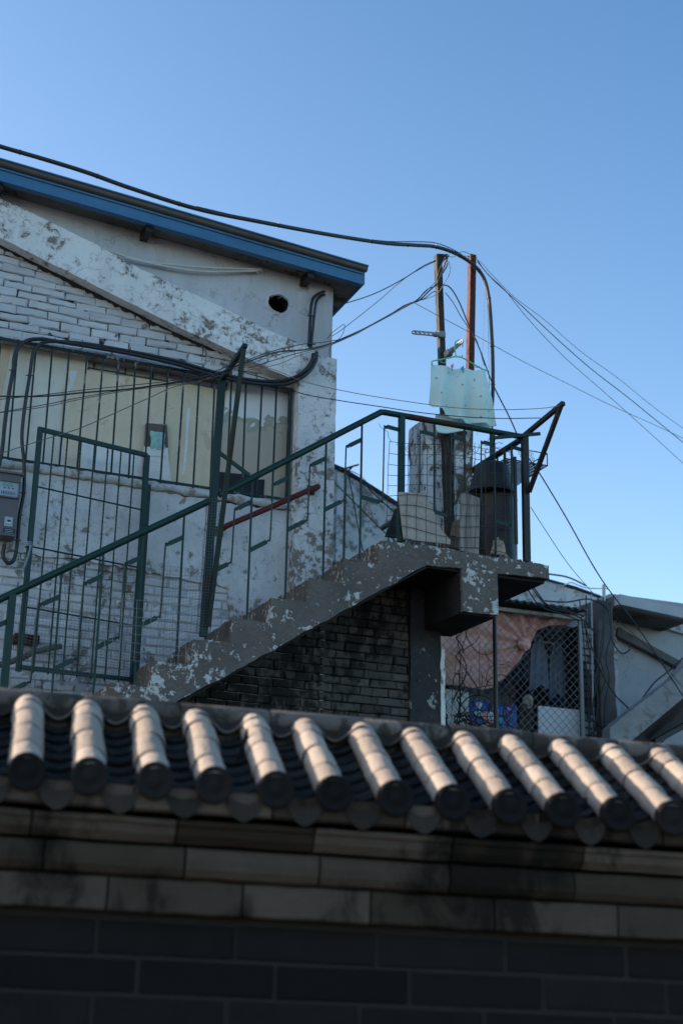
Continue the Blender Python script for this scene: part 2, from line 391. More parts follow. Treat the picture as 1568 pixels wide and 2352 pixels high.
# ================================================================== WHITE HOUSE
YW = 10.3
house = thing('house', 'white brick house with blue roof edge and boarded barred window, left of the stairs', 'house', (2.5, YW, 0))
XR = 4.09
YF = 10.05
_a = W(0, 413, YF); _b = W(830, 651, YF)
def roofz(X): return _a.z + (_b.z-_a.z)/(_b.x-_a.x)*(X-_a.x)      # underside of the fascia
WX0, WX1, WZ0, WZ1 = .55, 3.79, 5.15, 6.16
mb = MB()
mb.box((-.6, YW+.03, 0), (XR-.004, 16, WZ0)).box((-.6, YW+.03, WZ0), (WX0, 16, WZ1)).box((WX1, YW+.03, WZ0), (XR-.004, 16, WZ1))
mb.box((WX0, YW+.16, WZ0), (WX1, 16, WZ1))
hc = W(639, 697, YW-.03); hole = []
for k in range(22):
    a = 2*math.pi*k/22; rr = .088*(1+.16*mnoise.noise(Vector((math.cos(a)*1.6, math.sin(a)*1.6, 3)))+U(-.04,.04)); hole.append(hc + Vector((math.cos(a)*rr*1.06, 0, math.sin(a)*rr*.86)))
mb.prism([(-.6, YW+.03, WZ1), (XR-.004, YW+.03, WZ1), (XR-.004, YW+.03, roofz(XR)+.1), (-.6, YW+.03, roofz(-.6)+.1)], (0, 5.7, 0),
         holes=[[p + Vector((0, .06, 0)) + (p-hc)*.1 for p in hole]])
wall = mb.build('wall', M['wmortar'], house)
def skin(x0, x1, z0, z1, Y, amp, mat, name, par, lim=None):
    fn = lambda u, v: (lambda X, Z: (X, Y + amp*1.6*mnoise.noise(Vector((X*9, Z*14, 2))) + amp*mnoise.noise(Vector((X*27, Z*31, 5))), Z))(x0+(x1-x0)*u, (z0+(z1-z0)*v if not lim else min(z0+(z1-z0)*v, lim(x0+(x1-x0)*u))))
    return MB().grid(fn, int((x1-x0)/.022), int((z1-z0)/.022)).build(name, mat, par)
_p = W(0, 500, YW); _q = W(690, 838, YW)
blim = lambda X: _p.z + (_q.z-_p.z)/(_q.x-_p.x)*(X-_p.x)
skin(.4, 3.8, WZ1+.02, 7.6, YW+.013, .010, M['wmortar'], 'upper_mortar', house, blim)
skin(.4, XR-.02, 2.2, 4.62, YW+.008, .009, M['wmortar2'], 'lower_mortar', house)
mb = MB(); bricks(mb, .4, 3.8, WZ1+.012, 7.15, YW, H=.067, jit=.008, gap=.013, gapj=-.35, wav=.035, avoid=lambda x_, z_: z_ > blim(x_)+.05); mb.build('upper_brickwork', M['wbrick'], house, sub=.07, rough=.006, rscale=16)
mb = MB(); bricks(mb, .4, XR-.02, 2.2, 4.62, YW, H=.067, jit=.005, gap=.009, gapj=.0, wav=.015); mb.build('lower_brickwork', M['wbrick2'], house, sub=.09, rough=.004, rscale=16)
mb = MB(); bricks(mb, .6, 3.78, WZ0, WZ1, YW+.13, jit=.004, gap=.013); mb.build('window_infill_brickwork', M['wbrick'], house)
# right corner facing (building end)
mb = MB(); mb.box((XR-.004, YW-.012, 2.0), (XR+.03, 15.9, roofz(XR)+.05)); mb.build('corner_render', M['gable'], house)
# gable plaster above the diagonal beam, with the round hole
beam_top = [(0,453.6),(138,520),(225.5,564),(328,620),(502,702),(641,769),(702,792.5),(722,806)]
beam_bot = [(678.7,872),(619.8,849),(560.8,818.5),(410,751),(328,710),(179,635.6),(66.6,579),(0,545)]
top = []
n = 60
for k in range(n+1):
    X = .2 + (XR-.2)*k/n; top.append(Vector((X, YW-.03, roofz(X)+.03-.035*abs(mnoise.noise(Vector((X*2.2, 0, 4)))) )))
lowr = [W(px, py+22, YW-.03) for px, py in beam_top[::-1]]
out = [Vector((XR, YW-.03, 6.2))] + [Vector((3.86, YW-.03, 6.2))] + lowr[1:] + [Vector((.2, YW-.03, lowr[-1].z+.72))] + top + [Vector((XR, YW-.03, 6.2))][:0]
mb = MB(); mb.prism(out, (0, .07, 0), holes=[hole]); gp = mb.build('gable_plaster', M['gable'], house)
# hole lining and broken plaster ring
mb = MB(); inner = [p + Vector((0, .07, 0)) + (hc-p)*.12*U(-.3, 1.2) for p in hole]; back = [hc + (p-hc)*.9 + Vector((0, .6, 0)) for p in hole]
mb.add(hole + inner + back, [(i, (i+1) % 22, 22+(i+1) % 22, 22+i) for i in range(22)] + [(22+i, 22+(i+1) % 22, 44+(i+1) % 22, 44+i) for i in range(22)] + [tuple(range(44, 66))])
mb.build('hole_lining', M['slate'], house, fixn=False)
mb = MB(); ring = [hc + (p-hc)*U(1.22, 1.6) + Vector((0, -.002, 0)) for p in hole]; ring2 = [p + Vector((0, -.014, 0)) + (p-hc)*.06 for p in hole]
mb.add(ring + ring2 + [p + Vector((0,.02,0)) for p in hole], [(i, (i+1) % 22, 22+(i+1) % 22, 22+i) for i in range(22)] + [(22+i, 22+(i+1) % 22, 44+(i+1) % 22, 44+i) for i in range(22)])
mb.build('hole_rim', M['gable'], house)
# diagonal beam
f = [W(px, py, YW-.12) for px, py in [(-190, 360)] + beam_top + [(700, 880)] + beam_bot + [(-190, 452)]]
mb = MB(); mb.prism(f, (0, .125, 0)); mb.build('diagonal_beam', M['beam'], house, sub=.06, rough=.004)
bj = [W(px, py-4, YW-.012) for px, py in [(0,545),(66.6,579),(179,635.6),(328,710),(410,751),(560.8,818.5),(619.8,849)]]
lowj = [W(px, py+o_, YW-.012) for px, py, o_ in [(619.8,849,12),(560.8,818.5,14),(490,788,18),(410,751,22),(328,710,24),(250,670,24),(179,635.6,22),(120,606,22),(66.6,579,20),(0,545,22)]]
mb = MB(); mb.prism(bj + rough_loop(lowj, .03, .016, skip=(len(lowj)-1,)), (0, .02, 0)); mb.build('dark_joint', M['slate'], house)  # jagged near-black strip along the lower edge of the diagonal beam
# pilaster
pl = W(683, 1000, YW-.12).x
mb = MB(); mb.box((pl, YW-.122, 4.3), (XR+.035, YW+.04, W(760, 822, YW-.12).z)); mb.build('pilaster', M['pil'], house, sub=.05, rough=.004)
# window reveal right of the window
# lower plaster
pts = [(-150,1045),(0,1066),(200,1104),(400,1134),(520,1156),(640,1172),(700,1175),(700,1360),(600,1440),(530,1500),(524,1352),(460,1338),(400,1326),(300,1306),(200,1286),(120,1280),(60,1268),(0,1266),(-150,1250)]
mb = MB(); mb.prism(rough_loop([W(px, py, YW-.022) for px, py in pts], .035, .011), (0, .05, 0)); mb.build('lower_plaster', M['lower'], house)
# sill
def sill(u, v):
    X = .5 + 3.33*u; z = WZ0 + .03 - .006*X; a = math.pi*v
    return (X, YW-.03-.022*math.sin(a)*(1+.5*mnoise.noise(Vector((X*5, v, 0)))), z - .05*(1-math.cos(a))*.5*1.3 + .018*mnoise.noise(Vector((X*7, v*2, 9))) + .01*mnoise.noise(Vector((X*25, v*2, 9))))
mb = MB(); mb.grid(sill, 140, 8); mb.box((.5, YW-.02, WZ0-.05), (3.79, YW+.25, WZ0-.005)); mb.build('window_sill', M['sill'], house)
mb = MB(); mb.box((.5, YW-.018, WZ1-.004), (WX1, YW+.2, WZ1+.02)); mb.build('window_lintel', M['sill'], house, sub=.08, rough=.006)
# window : frame, bars
win = MB().bar((.6, YW-.03, WZ1-.02), (3.78, YW-.03, WZ1-.02), .02, .02).bar((3.76, YW-.01, WZ0), (3.76, YW-.01, WZ1), .025, .03).bar((.6, YW-.02, WZ0+.035), (3.78, YW-.02, WZ0+.035), .02, .012).build('window', M['greenbar'], house)
for k in range(-6, 19):
    X = 1.38 + .1325*k
    if X > 3.72: break
    MB().bar((X+U(-.006,.006), YW-.03, WZ0+.01), (X+U(-.006,.006), YW-.03, WZ1-.005), .013, .013).build('window_bar', M['greenbar'], win)
def board(name, pts, Y, mat, thick=.012, par=win, rough=.0, label=None, step=.05, skip=()):
    P = [W(px, py, Y) for px, py in pts]
    if rough: P = rough_loop(P, step, rough, skip)
    o = MB().prism(P, (0, thick, 0)).build(name, mat, par)
    if label: o['label'] = label
    return o
board('beige_board', [(-160,752),(34,785),(28,1062),(-160,1035)], 10.41, M['beige'], rough=.002)
board('cream_sheet', [(30,781),(205,815),(199,862),(186,1088),(122,1078),(118,1068),(90,1072),(28,1060),(18,1052),(-20,1050)], 10.40, M['cream'], rough=.003)
board('yellow_board', [(157,841),(208,851),(272,862),(330,870),(386,876),(388,1122),(300,1112),(185,1092),(141,1077),(146,960),(160,850)], 10.375, M['yellow'], rough=.003, label='faded yellow board')
board('yellow_board', [(384,868),(402,877),(526,898),(522,1144),(470,1138),(384,1122)], 10.372, M['yellow'], rough=.0015, label='pale yellow board with a strip of old tape')
board('tape_strip', [(430,937),(437,938),(429,1050),(424,1090),(418,1089),(424,1040)], 10.37, M['paper'], .002, rough=.003, step=.02)
board('torn_edge', [(161,850),(180,853),(170,880),(160,900),(152,905),(142,1078),(137,1078),(146,960),(150,890),(164,882),(158,858)], 10.371, M['white'], .003, rough=.003, step=.03)
board('khaki_board', [(526,872),(664,905),(654,1166),(488,1142)], 10.37, M['khaki'], rough=.002, label='khaki board with torn white paper along its top')
board('slate_board', [(500,1083),(575,1091),(577,1102),(608,1101),(604,1164),(500,1146)], 10.362, M['slate'])
board('white_board', [(190,1016),(328,1049),(328,1112),(250,1100),(192,1092),(186,1070)], 10.36, M['paper'], .014, rough=.004)
board('rolled_sheet', [(187,1016),(200,1019),(205,1094),(196,1096),(186,1088)], 10.345, M['paper'], .02, rough=.003, step=.03)
tag(board('wooden_board', [(336,972),(384,975),(388,1062),(331,1050)], 10.345, M['wood'], .018, None, rough=.002), 'weathered grey piece of wood stuck behind the window bars', 'board')
pbg = W(361, 1012, 10.32)
mb = MB(); mb.grid(lambda u, v: pbg + Vector((.058*(2*u-1)*(1+.08*math.sin(9*v)) + .012*v, -.018*math.sin(math.pi*u)*math.sin(math.pi*v)+.008*mnoise.noise(Vector((u*5, v*5, 1))), .075*(1-2*v)+.008*mnoise.noise(Vector((u*4, 3, v))))), 14, 14, (0, .012, 0))
tag(mb.build('plastic_bag', M['cyan']), 'folded turquoise plastic bag wedged behind the window bars against grey wood', 'bag')
mb = MB()
for k in range(13):
    y = 1030 + k*6.3; a = W(331-.2*k, y+U(-2, 2), 10.33+U(-.006, .006)); b = W(385+k*.75, y+4+U(-2, 2), 10.33+U(-.006, .006))
    mb.bar(a, b, .03, .014+U(0,.008), (0, 1, .12+U(-.15,.15)))
tag(mb.build('paper_stack', M['paper'], sub=.05, rough=.006), 'stack of creased white paper sheets behind the bars below the turquoise bag', 'paper')
# roof : deck, fascia, gutter
rf = MB()
x0, x1 = -.7, W(832, 640, YF).x
rf.prism([(x0, YF+.03, roofz(x0)+.012), (x1, YF+.03, roofz(x1)+.012), (x1, YF+.03, roofz(x1)+.14), (x0, YF+.03, roofz(x0)+.14)], (0, 6.6, 0))
roof = rf.build('roof', M['roofdeck'], house)
def strip(za, zb, ya, yb, name, mat, par, xe=x1, xs=x0):
    mb = MB(); P = [(xs, ya, roofz(xs)+za), (xe, ya, roofz(xe)+za), (xe, ya, roofz(xe)+zb), (xs, ya, roofz(xs)+zb)]
    mb.prism(P, (0, yb-ya, 0)); return mb.build(name, mat, par)
fas = strip(0, .1, YF, YF+.028, 'fascia', M['blue'], roof)
strip(-.012, .006, YF-.012, YF+.05, 'fascia_lip', M['blue'], roof, x1+.004)
strip(.086, .103, YF-.012, YF-.002, 'fascia_fold', M['blue'], roof, x1+.003)
gm = MB()
prof = [(YF-.012,.103),(YF-.026,.106),(YF-.038,.114),(YF-.044,.126),(YF-.044,.138),(YF-.052,.142),(YF-.052,.145),(YF+.0,.145)]
for xa, xb in ((x0, 1.72), (1.715, 3.72), (3.716, x1+.03)):
    o = U(0, .004)
    vs = [(xa, y-o, roofz(xa)+z+o) for y, z in prof] + [(xb, y-o, roofz(xb)+z+o) for y, z in prof]; n = len(prof)
    gm.add(vs, [(i, i+1, n+i+1, n+i) for i in range(n-1)] + [tuple(range(n)), tuple(range(n, 2*n))])
gm.build('gutter', M['gutter'], house)
strip(.147, .157, YF-.06, YF+.6, 'roof_sheet_edge', M['blue'], house, x1+.033)
# right verge board (returns along the depth)
MB().box((x1+.002, YF, roofz(x1)+.0), (x1+.022, YF+6.5, roofz(x1)+.15)).build('verge_board', M['blue'], roof)
for px, py in ((349, 523), (722, 655), (4, 405)):
    p = W(px, py, 10.0)
    MB().box((p.x-.03, YF+.03, roofz(p.x)-.06), (p.x+.03, YW, roofz(p.x)+.0)).build('rafter_end', M['brownsteel'], house)
# white conduits on gable
mb = MB()
for pts in ([(240,570),(266,582),(333,600),(425,611),(492,615),(600,619)], [(285,588),(302,595),(397,615),(461,623),(520,624),(592,622)]):
    P = spline([W(a, b, 10.22) for a, b in pts]); P.append(P[-1] + Vector((.02, .06, 0))); mb.tube(P, .0095, 8)
mb.build('white_conduit', M['pipew'], house)
# paired black conduits across the wall
def wall_cable(pts, rad, Y=10.2, name='wall_cable', mat='cable', lab='thick black cable'):
    P = spline([W(*(p if len(p) == 3 else (*p, Y))) for p in pts]); return MB().tube(P, rad, 8)
c1 = wall_cable([(755,668,10.35),(738,672,10.25),(722,682,10.2),(715,700,10.19),(712,740,10.19),(709,800,10.19)], .0135)
c1.tube(spline([W(*p) for p in [(752,676,10.33),(738,680,10.23),(727,692,10.18),(722,720,10.18),(718,760,10.18),(714,800,10.18)]]), .012, 8)
for py in (725, 790): c1.tube([W(705, py, 10.165), W(724, py+1, 10.165)], .005, 6)
tag(c1.build('electric_cable', M['cable']), 'pair of short black cables dropping down the gable beside the round hole', 'cable')
c2 = wall_cable([(727,808,10.14),(725,828,10.14),(712,850,10.14),(690,868,10.14),(655,882),(600,882),(540,873),(480,859),(400,835),(300,813),(200,795),(130,784),(98,779),(68,781),(45,795),(34,820),(31,850),(22,900),(12,970),(6,1030),(-2,1070)], .016)
c2.tube(spline([W(*(p if len(p) == 3 else (*p, 10.2))) for p in [(719,812,10.15),(716,828,10.14),(704,846,10.14),(685,862,10.15),(650,874),(600,875),(540,866),(480,851),(400,828),(300,807),(200,790),(130,784),(102,786),(86,797),(76,815),(69,862),(58,931),(51,1003),(56,1067),(55,1131),(46,1182),(41,1240),(36.6,1272),(30,1289),(18,1293),(8,1276),(11,1250)]]), .014, 8)
for px, py in ((98,783),(190,791),(300,808),(420,838),(540,869),(640,878)): c2.bar(W(px, py-10, 10.175), W(px-1, py+11, 10.175), .006, .004)
for px, py in ((30,850),(69,862),(52,1131),(45,1182),(40,1240)): c2.bar(W(px-9, py, 10.18), W(px+9, py+1, 10.18), .007, .006)
tag(c2.build('electric_cable', M['cable']), 'pair of thick black cables along the window top and down beside the meter box', 'cable')
# red pipe
rp = MB(); a = W(523, 1207, 10.06); b = W(725, 1119, 10.06); rp.tube(spline([a + Vector((-.004,.1,0)), a, a.lerp(b,.5)+Vector((0,-.003,-.004)), b, b + Vector((.006,.1,0))], 6), .023, 10)
for p in (a, b): rp.box((p.x-.03, YW-.14 if p is b else YW-.04, p.z-.03), (p.x+.03, YW-.118 if p is b else YW-.018, p.z+.045))
tag(rp.build('red_pipe', M['redpipe']), 'rusty red grab pipe bolted to the wall below the window', 'pipe')
# meter box
ba = W(50, 1090, 10.12); bb = W(33, 1232, 10.12); bx1 = ba.x; bz1 = ba.z+.005; bz0 = bb.z
meter = thing('meter_box', 'grey electricity meter box on the white wall at the left edge', 'meter box', (bx1-.15, 10.2, bz0))
MB().box((bx1-.36, 10.12, bz0), (bx1, YW-.02, bz1)).build('box', M['meterbox'], meter)
MB().box((bx1-.37, 10.10, bz1-.012), (bx1+.012, YW-.02, bz1+.004)).build('lid_edge', M['meterbox'], meter)
def face(px, py, px2, py2, Y): a = W(px, py, Y); b = W(px2, py2, Y); return a, b
a, b = face(-25, 1098, 43, 1145, 10.115)
fr = MB()
for q0, q1 in (((a.x, a.z), (b.x, a.z)), ((b.x, a.z), (b.x, b.z)), ((b.x, b.z), (a.x, b.z)), ((a.x, b.z), (a.x, a.z))): fr.bar((q0[0], 10.112, q0[1]), (q1[0], 10.112, q1[1]), .012, .02)
mwf = fr.build('meter_window', M['meterbox'], meter)
MB().box((a.x, 10.116, b.z), (b.x, 10.119, a.z)).build('meter_face', M['meterface'], mwf)
c0, d0 = face(8, 1106, 30, 1117, 10.112); MB().box((c0.x, 10.111, d0.z), (d0.x, 10.1155, c0.z)).build('display', M['lcd'], mwf)
mk = MB()
for k in range(9): 
    x = a.x + .1 + .012*k; mk.box((x, 10.1135, b.z+.02), (x+.005*U(.4,1), 10.1155, b.z+.045))
mk.build('barcode', M['ink'], mwf); mk = MB()
for k in range(3): mk.box((c0.x+.01+.03*k, 10.1135, d0.z-.02), (c0.x+.022+.03*k, 10.1155, d0.z-.012))
mk.build('meter_buttons', M['ink'], mwf)
a, b = face(12, 1186, 29, 1210, 10.115); bwf = MB().box((a.x, 10.114, b.z), (b.x, 10.119, a.z)).build('breaker_window', M['meterface'], meter)
MB().box((a.x+.012, 10.106, b.z+.02), (b.x-.012, 10.1139, a.z-.035)).build('breaker', M['foam'], bwf)
MB().box((a.x+.018, 10.1, b.z+.045), (b.x-.018, 10.1059, a.z-.04)).build('switch', M['ink'], bwf)
a, b = face(9, 1212, 34, 1226, 10.115); lp = MB().box((a.x, 10.116, b.z), (b.x, 10.119, a.z)).build('maker_plate', M['ink'], meter)
mk = MB()
for k in range(3): mk.box((a.x+.01, 10.114, a.z-.012-.012*k), (b.x-.012, 10.1158, a.z-.009-.012*k))
mk.build('plate_lines', M['meterface'], lp)

# ================================================================== STAIRCASE
YS = 9.6
stairs = thing('staircase', 'peeling grey concrete outdoor staircase climbing right to a landing slab', 'staircase', (4, YS, 0))
TR, RI = .2885, .1855
rx = [4.275 - TR*k for k in range(8, -1, -1)]     # riser x positions up to the landing
LZ = 4.73
P = []
zs = [LZ - RI*(8-k) for k in range(9)]
P.append((rx[0]-.9, YS, zs[0]-RI-1.0))
P.append((rx[0]-.3, YS, zs[0]-RI-.19)); P.append((rx[0]-.29, YS, zs[0]-RI))
for k in range(9):
    P.append((rx[k], YS, (zs[k]-RI if k else zs[0]-RI))); P.append((rx[k]+U(0,.008), YS, zs[k]))
P += [(4.9, YS, LZ+.01), (5.775, YS, LZ-.015), (5.78, YS, LZ-.125), (4.685, YS, LZ-.145)]
zb = lambda X: 4.585 - .64*(4.685-X)
for X in (4.2, 3.6, 3.0, 2.4, 1.2): P.append((X, YS, zb(X)))
P = P[3:-1] ; P = [(rx[0]-.29, YS, zb(rx[0]-.29)+.02), (rx[0]-.29, YS, zs[0]-RI)] + P
P = [p for p in P if not (p[0] < rx[0]-.1 and p[2] < zb(p[0]))]
flight_pts = [p for p in P]
# split: flight + landing edge as one prism in the outer strip, then the slab behind
fl = MB(); fl.prism(flight_pts, (0, .66, 0)); fl.build('flight', M['stair'], stairs, sub=.05, rough=.011, rscale=7)
mb = MB(); mb.box((4.115, YS+.655, LZ-.14), (5.76, 12.6, LZ-.01)); mb.build('landing', M['stair'], stairs, sub=.12, rough=.006)
bl = W(1060, 1310, YS).x; brr = W(1141, 1330, YS).x; bz = W(1100, 1409, YS).z
mb = MB(); mb.box((bl, YS-.012, bz), (brr, 10.4, LZ-.128)); mb.build('cantilever_beam', M['stair'], stairs, sub=.05, rough=.006)
mb = MB()
for k in range(70):
    X = U(3.95, 5.7); s = U(.008, .022); z = LZ + s*.3; y = U(YS+.01, YS+.12)
    if X < 4.3: z = LZ-RI*(1)+s*.3 if X > 4.0 else LZ-2*RI
    mb.box((X-s, y-s*.8, z-s*.6), (X+s, y+s*.8, z+s*.6))
tag(mb.build('broken_mortar', M['stair'], stairs, sub=.02, rough=.008, rscale=30), kind='stuff')
M['darkened'] = m_plain('shade_darkened_concrete', (.022,.02,.019), .95, .5, 5, bump=.5)  # near-black plates below: shade of undersides and beam side put into the colour
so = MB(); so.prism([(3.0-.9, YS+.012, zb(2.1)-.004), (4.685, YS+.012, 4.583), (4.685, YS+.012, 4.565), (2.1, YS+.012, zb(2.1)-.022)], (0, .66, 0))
so.build('flight_soffit_shade', M['darkened'], stairs, sub=.1, rough=.004)
MB().box((4.69, YS+.03, LZ-.158), (bl, 10.25, LZ-.142)).build('landing_soffit_shade', M['darkened'], stairs)
MB().box((brr, YS+.03, LZ-.158), (5.75, 12.5, LZ-.142)).build('landing_soffit_shade', M['darkened'], stairs)
MB().box((bl-.014, YS+.02, bz-.004), (bl-.008, 10.39, LZ-.13)).box((bl-.014, YS+.02, bz-.014), (brr-.01, 10.39, bz-.008)).build('beam_faces_shade', M['darkened'], stairs)
# lower flight below the visible steps, down to the ground
mb = MB()
P2 = [(rx[0]-.29, YS+.02, zb(rx[0]-.29)+.0), (rx[0]-.29, YS+.02, zs[0]-RI-.01)]
x = rx[0]-.29; z = zs[0]-RI-.01
while z > RI:
    z -= RI; P2.append((x, YS+.02, z)); x -= TR; P2.append((x, YS+.02, z))
P2 += [(x, YS+.02, 0), (x+.5, YS+.02, 0)]
mb.prism(P2, (0, .62, 0)); mb.build('lower_flight', M['stair'], stairs)

# brick wall below the stairs
und = thing('brick_wall', 'sooty grey brick wall under the concrete stairs', 'wall', (4, 10.3, 0))
XU = W(935, 1560, YW).x; XC = W(1004, 1560, YW).x
MB().box((XR-.01, YW+.03, 0), (XC-.01, 12.6, LZ-.15)).build('wall', M['dmortar'], und)
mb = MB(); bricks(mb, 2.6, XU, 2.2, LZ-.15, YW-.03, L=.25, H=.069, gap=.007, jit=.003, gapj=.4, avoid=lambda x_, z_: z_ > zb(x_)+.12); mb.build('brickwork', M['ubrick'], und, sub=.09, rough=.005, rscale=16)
MB().box((XU, YW-.06, 0), (XC, YW+.3, LZ-.15)).build('corner_column', M['darkwall'], und, sub=.08, rough=.008)
MB().box((XC-.002, YW-.07, 0), (XC+.035, YW+.31, W(1010, 1490, YW-.07).z)).build('column_edge', M['beam'], und, sub=.06, rough=.008)

# ================================================================== STAIR RAILING
YR = 9.68
rail = thing('stair_railing', 'green tubular steel railing along the outer edge of the stairs and landing', 'railing', (4, YR, 3))
a0 = W(-160, 1452, YR); a1 = W(478, 1152, YR); a2 = W(503, 1137, YR); a3 = W(876, 946, YR); a4 = W(1203, 1004, YR)
def rz(X):
    for p, q in ((a0, a1), (a1, a2), (a2, a3), (a3, a4)):
        if X <= q.x: return p.z + (q.z-p.z)*(X-p.x)/(q.x-p.x)
    return a4.z
hr = MB(); hr.tube([a0, a1 + (a1-a0).normalized()*.02], .026, 14); hr.tube([a2, a3, ], .025, 14); hr.tube([a3-Vector((.004,0,.004)), a3.lerp(a4,.02), a4], .0245, 14); hr.build('handrail', M['green'], rail)
hr = MB(); q0 = a3.lerp(a4, .18); q1 = a3.lerp(a4, .62); hr.tube([q0, q1], .0252, 14, cap=False); hr.build('rusty_handrail_length', M['rustygreen'], rail)
def stepz(X):
    if X >= rx[8]: return LZ
    k = int(math.floor((X-rx[0])/TR)); return zs[0]+RI*k
def post(px, top, bot, w, name='post', mat='green', h=None):
    X = W(px, top, YR).x; z0 = W(px, bot, YR).z
    MB().bar((X, YR, z0), (X, YR, rz(X)-.01), w, h or w, (0,1,0)).build(name, M[mat], rail)
    return X
XP0 = post(27, 1390, 1640, .05); XP1 = post(922, 957, 1245, .045)
rods = [XP0] + [W(px, py, YR).x for px, py in ((142,1320),(238,1273),(331,1229),(423.5,1183))]
rods2 = [W(px, py, YR).x for px, py in ((580,1103),(665,1063),(749,1018),(831,975))]
rods3 = [XP1] + [W(px, py, YR).x for px, py in ((997,990),(1066,1000),(1134,1015),(1203,1020))]
for X in rods[1:] + rods2 + rods3[1:-1]:
    MB().bar((X, YR, max(stepz(X)-.02, 0)), (X, YR, rz(X)-.02), .0135, .0135).build('rod', M['greenr' if X > 4.4 else 'green'], rail)
def s_bar(XL, XRr, full=True, lower=True, left=None, upper=True, dz0=.19, dz1=.52):
    "flat tabs and a square rod that make the S figure between two rods"
    s = XRr - XL; slope = (rz(XRr-.02)-rz(XRr-.12))/.1 if XRr < a3.x+.2 else 0
    slope = max(min(slope, .68), -.05)
    xm = XRr - s*.44; mb = MB()
    zt = rz(XRr) - dz0; ta = Vector((XRr, YR, zt)); tb = Vector((xm+.028, YR, zt - (XRr-xm-.028)*slope*.95))
    if XRr > a3.x+.1: tb.z = zt+.012
    zt2 = tb.z-.016; zl = zt2 - dz1; xl = xm-.006
    if upper:
        mb.bar(ta, tb, .034, .006, (0, 1, 0)); mb.prism([tb+Vector((0,-.003,.016)), tb+Vector((-.02,-.003,.0)), tb+Vector((-.028,-.003,-.02)), tb+Vector((-.01,-.003,-.02)), tb+Vector((0,-.003,-.017))], (0,.006,0))
    mb.tube(spline([tb+Vector((-.008,0,.0)), tb+Vector((-.022,0,-.006)), Vector((xm,YR,zt2-.03)), Vector((xl,YR,zl+.04)), Vector((xl-.012,YR,zl+.008)), Vector((xl-.03,YR,zl-.008))], 5), .0065, 4)
    tc = Vector((xl-.028, YR, zl-.006)); td = Vector((XL, YR, tc.z - (tc.x-XL)*slope*.95))
    if XRr > a3.x+.1: td.z = tc.z + .02
    if lower: mb.bar(tc, td, .034, .006, (0, 1, 0))
    mb.build('baluster', M['green'], rail)
XB = W(485, 1140, YR).x
seq = rods + [XB-.03] ; seq2 = [XB+.03] + rods2; seq3 = [rods2[-1]] + [XP1]
s_bar(XP0-.3, XP0, dz1=.55)
for A in (rods, ):
    for q, r_ in zip(A[:-1], A[1:]): s_bar(q, r_, dz1=.54)
s_bar(XB+.02, rods2[0], dz1=.42)
for q, r_ in zip(rods2[:-1], rods2[1:]): s_bar(q, r_, dz0=.15, dz1=.45)
s_bar(rods2[-1], XP1, dz0=.13, dz1=.62)
for q, r_ in zip(rods3[:-1], rods3[1:]): s_bar(q, r_, dz0=.12, dz1=.66)
MB().bar((W(1185,1257,YR).x, YR, W(1185,1250,YR).z), (W(1185,1257,YR).x, YR, W(1183,1050,YR).z), .022, .022).build('rod', M['greenr'], rail)
# clothes-line brackets
def bracket(label, P_base, P_top, arm_px, strut_px, braces, mat):
    t_ = thing('clothesline_bracket', label, 'bracket', P_base, 'steel brackets holding the clotheslines')
    MB().bar(P_base, P_top, .055, .04, (0,1,0)).build('post', M[mat], t_)
    tip = W(arm_px[0], arm_px[1], 9.22)
    MB().bar(P_top, tip + (tip-P_top).normalized()*.03, .034, .034, (0,0,1)).build('arm', M['green' if mat == 'green' else mat], t_)
    MB().bar(strut_px, tip, .036, .03, (1,0,0)).build('strut', M[mat], t_)
    for q in braces: MB().bar(*q, .026, .02, (0,1,0)).build('brace', M['green'], t_)
    return t_, tip
br1, tip1 = bracket('green angle-iron clothesline bracket standing halfway up the stairs', W(467,1462,YR), W(510,872,YR), (560,798), W(478,1440,YR-.03), [(W(499,1036,YR), W(573,1092,YR))], 'greenr')
b2b = W(1209, 1290, YR); b2t = W(1204, 1000, YR)
br2, tip2 = bracket('dark brown steel clothesline bracket at the outer corner of the landing', b2b, b2t, (1288,930), W(1214,1130,YR-.03), [(W(1130,1006,YR-.03), W(1240,996,9.5))], 'brownsteel')
# railing on the far side of the landing (runs away from the viewer)
XE = b2t.x; er = thing('landing_railing', 'dark green railing along the far right edge of the landing, running back past the pillar', 'railing', (XE, 11, LZ))
ZE = a4.z
MB().tube([(XE, YR+.02, ZE), (XE, 12.55, ZE)], .027, 12).build('handrail', M['green'], er)
y = YR + .22; k = 0
while y < 12.5:
    if k % 9 == 7: MB().bar((XE, y, LZ-.02), (XE, y, ZE), .045, .045).build('post', M['green'], er)
    else: MB().bar((XE, y, LZ-.02), (XE, y, ZE), .013, .013).build('rod', M['green'], er)
    y += .125; k += 1
mb = MB()
for y in (11.2, 11.55, 12.1): 
    for q in range(4): mb.tube([(XE+.028*math.cos(t_*.7), y+.004*q, ZE+.031*math.sin(t_*.7)) for t_ in range(10)], .003, 4)
mb.build('wire_tie', M['cable'], er)

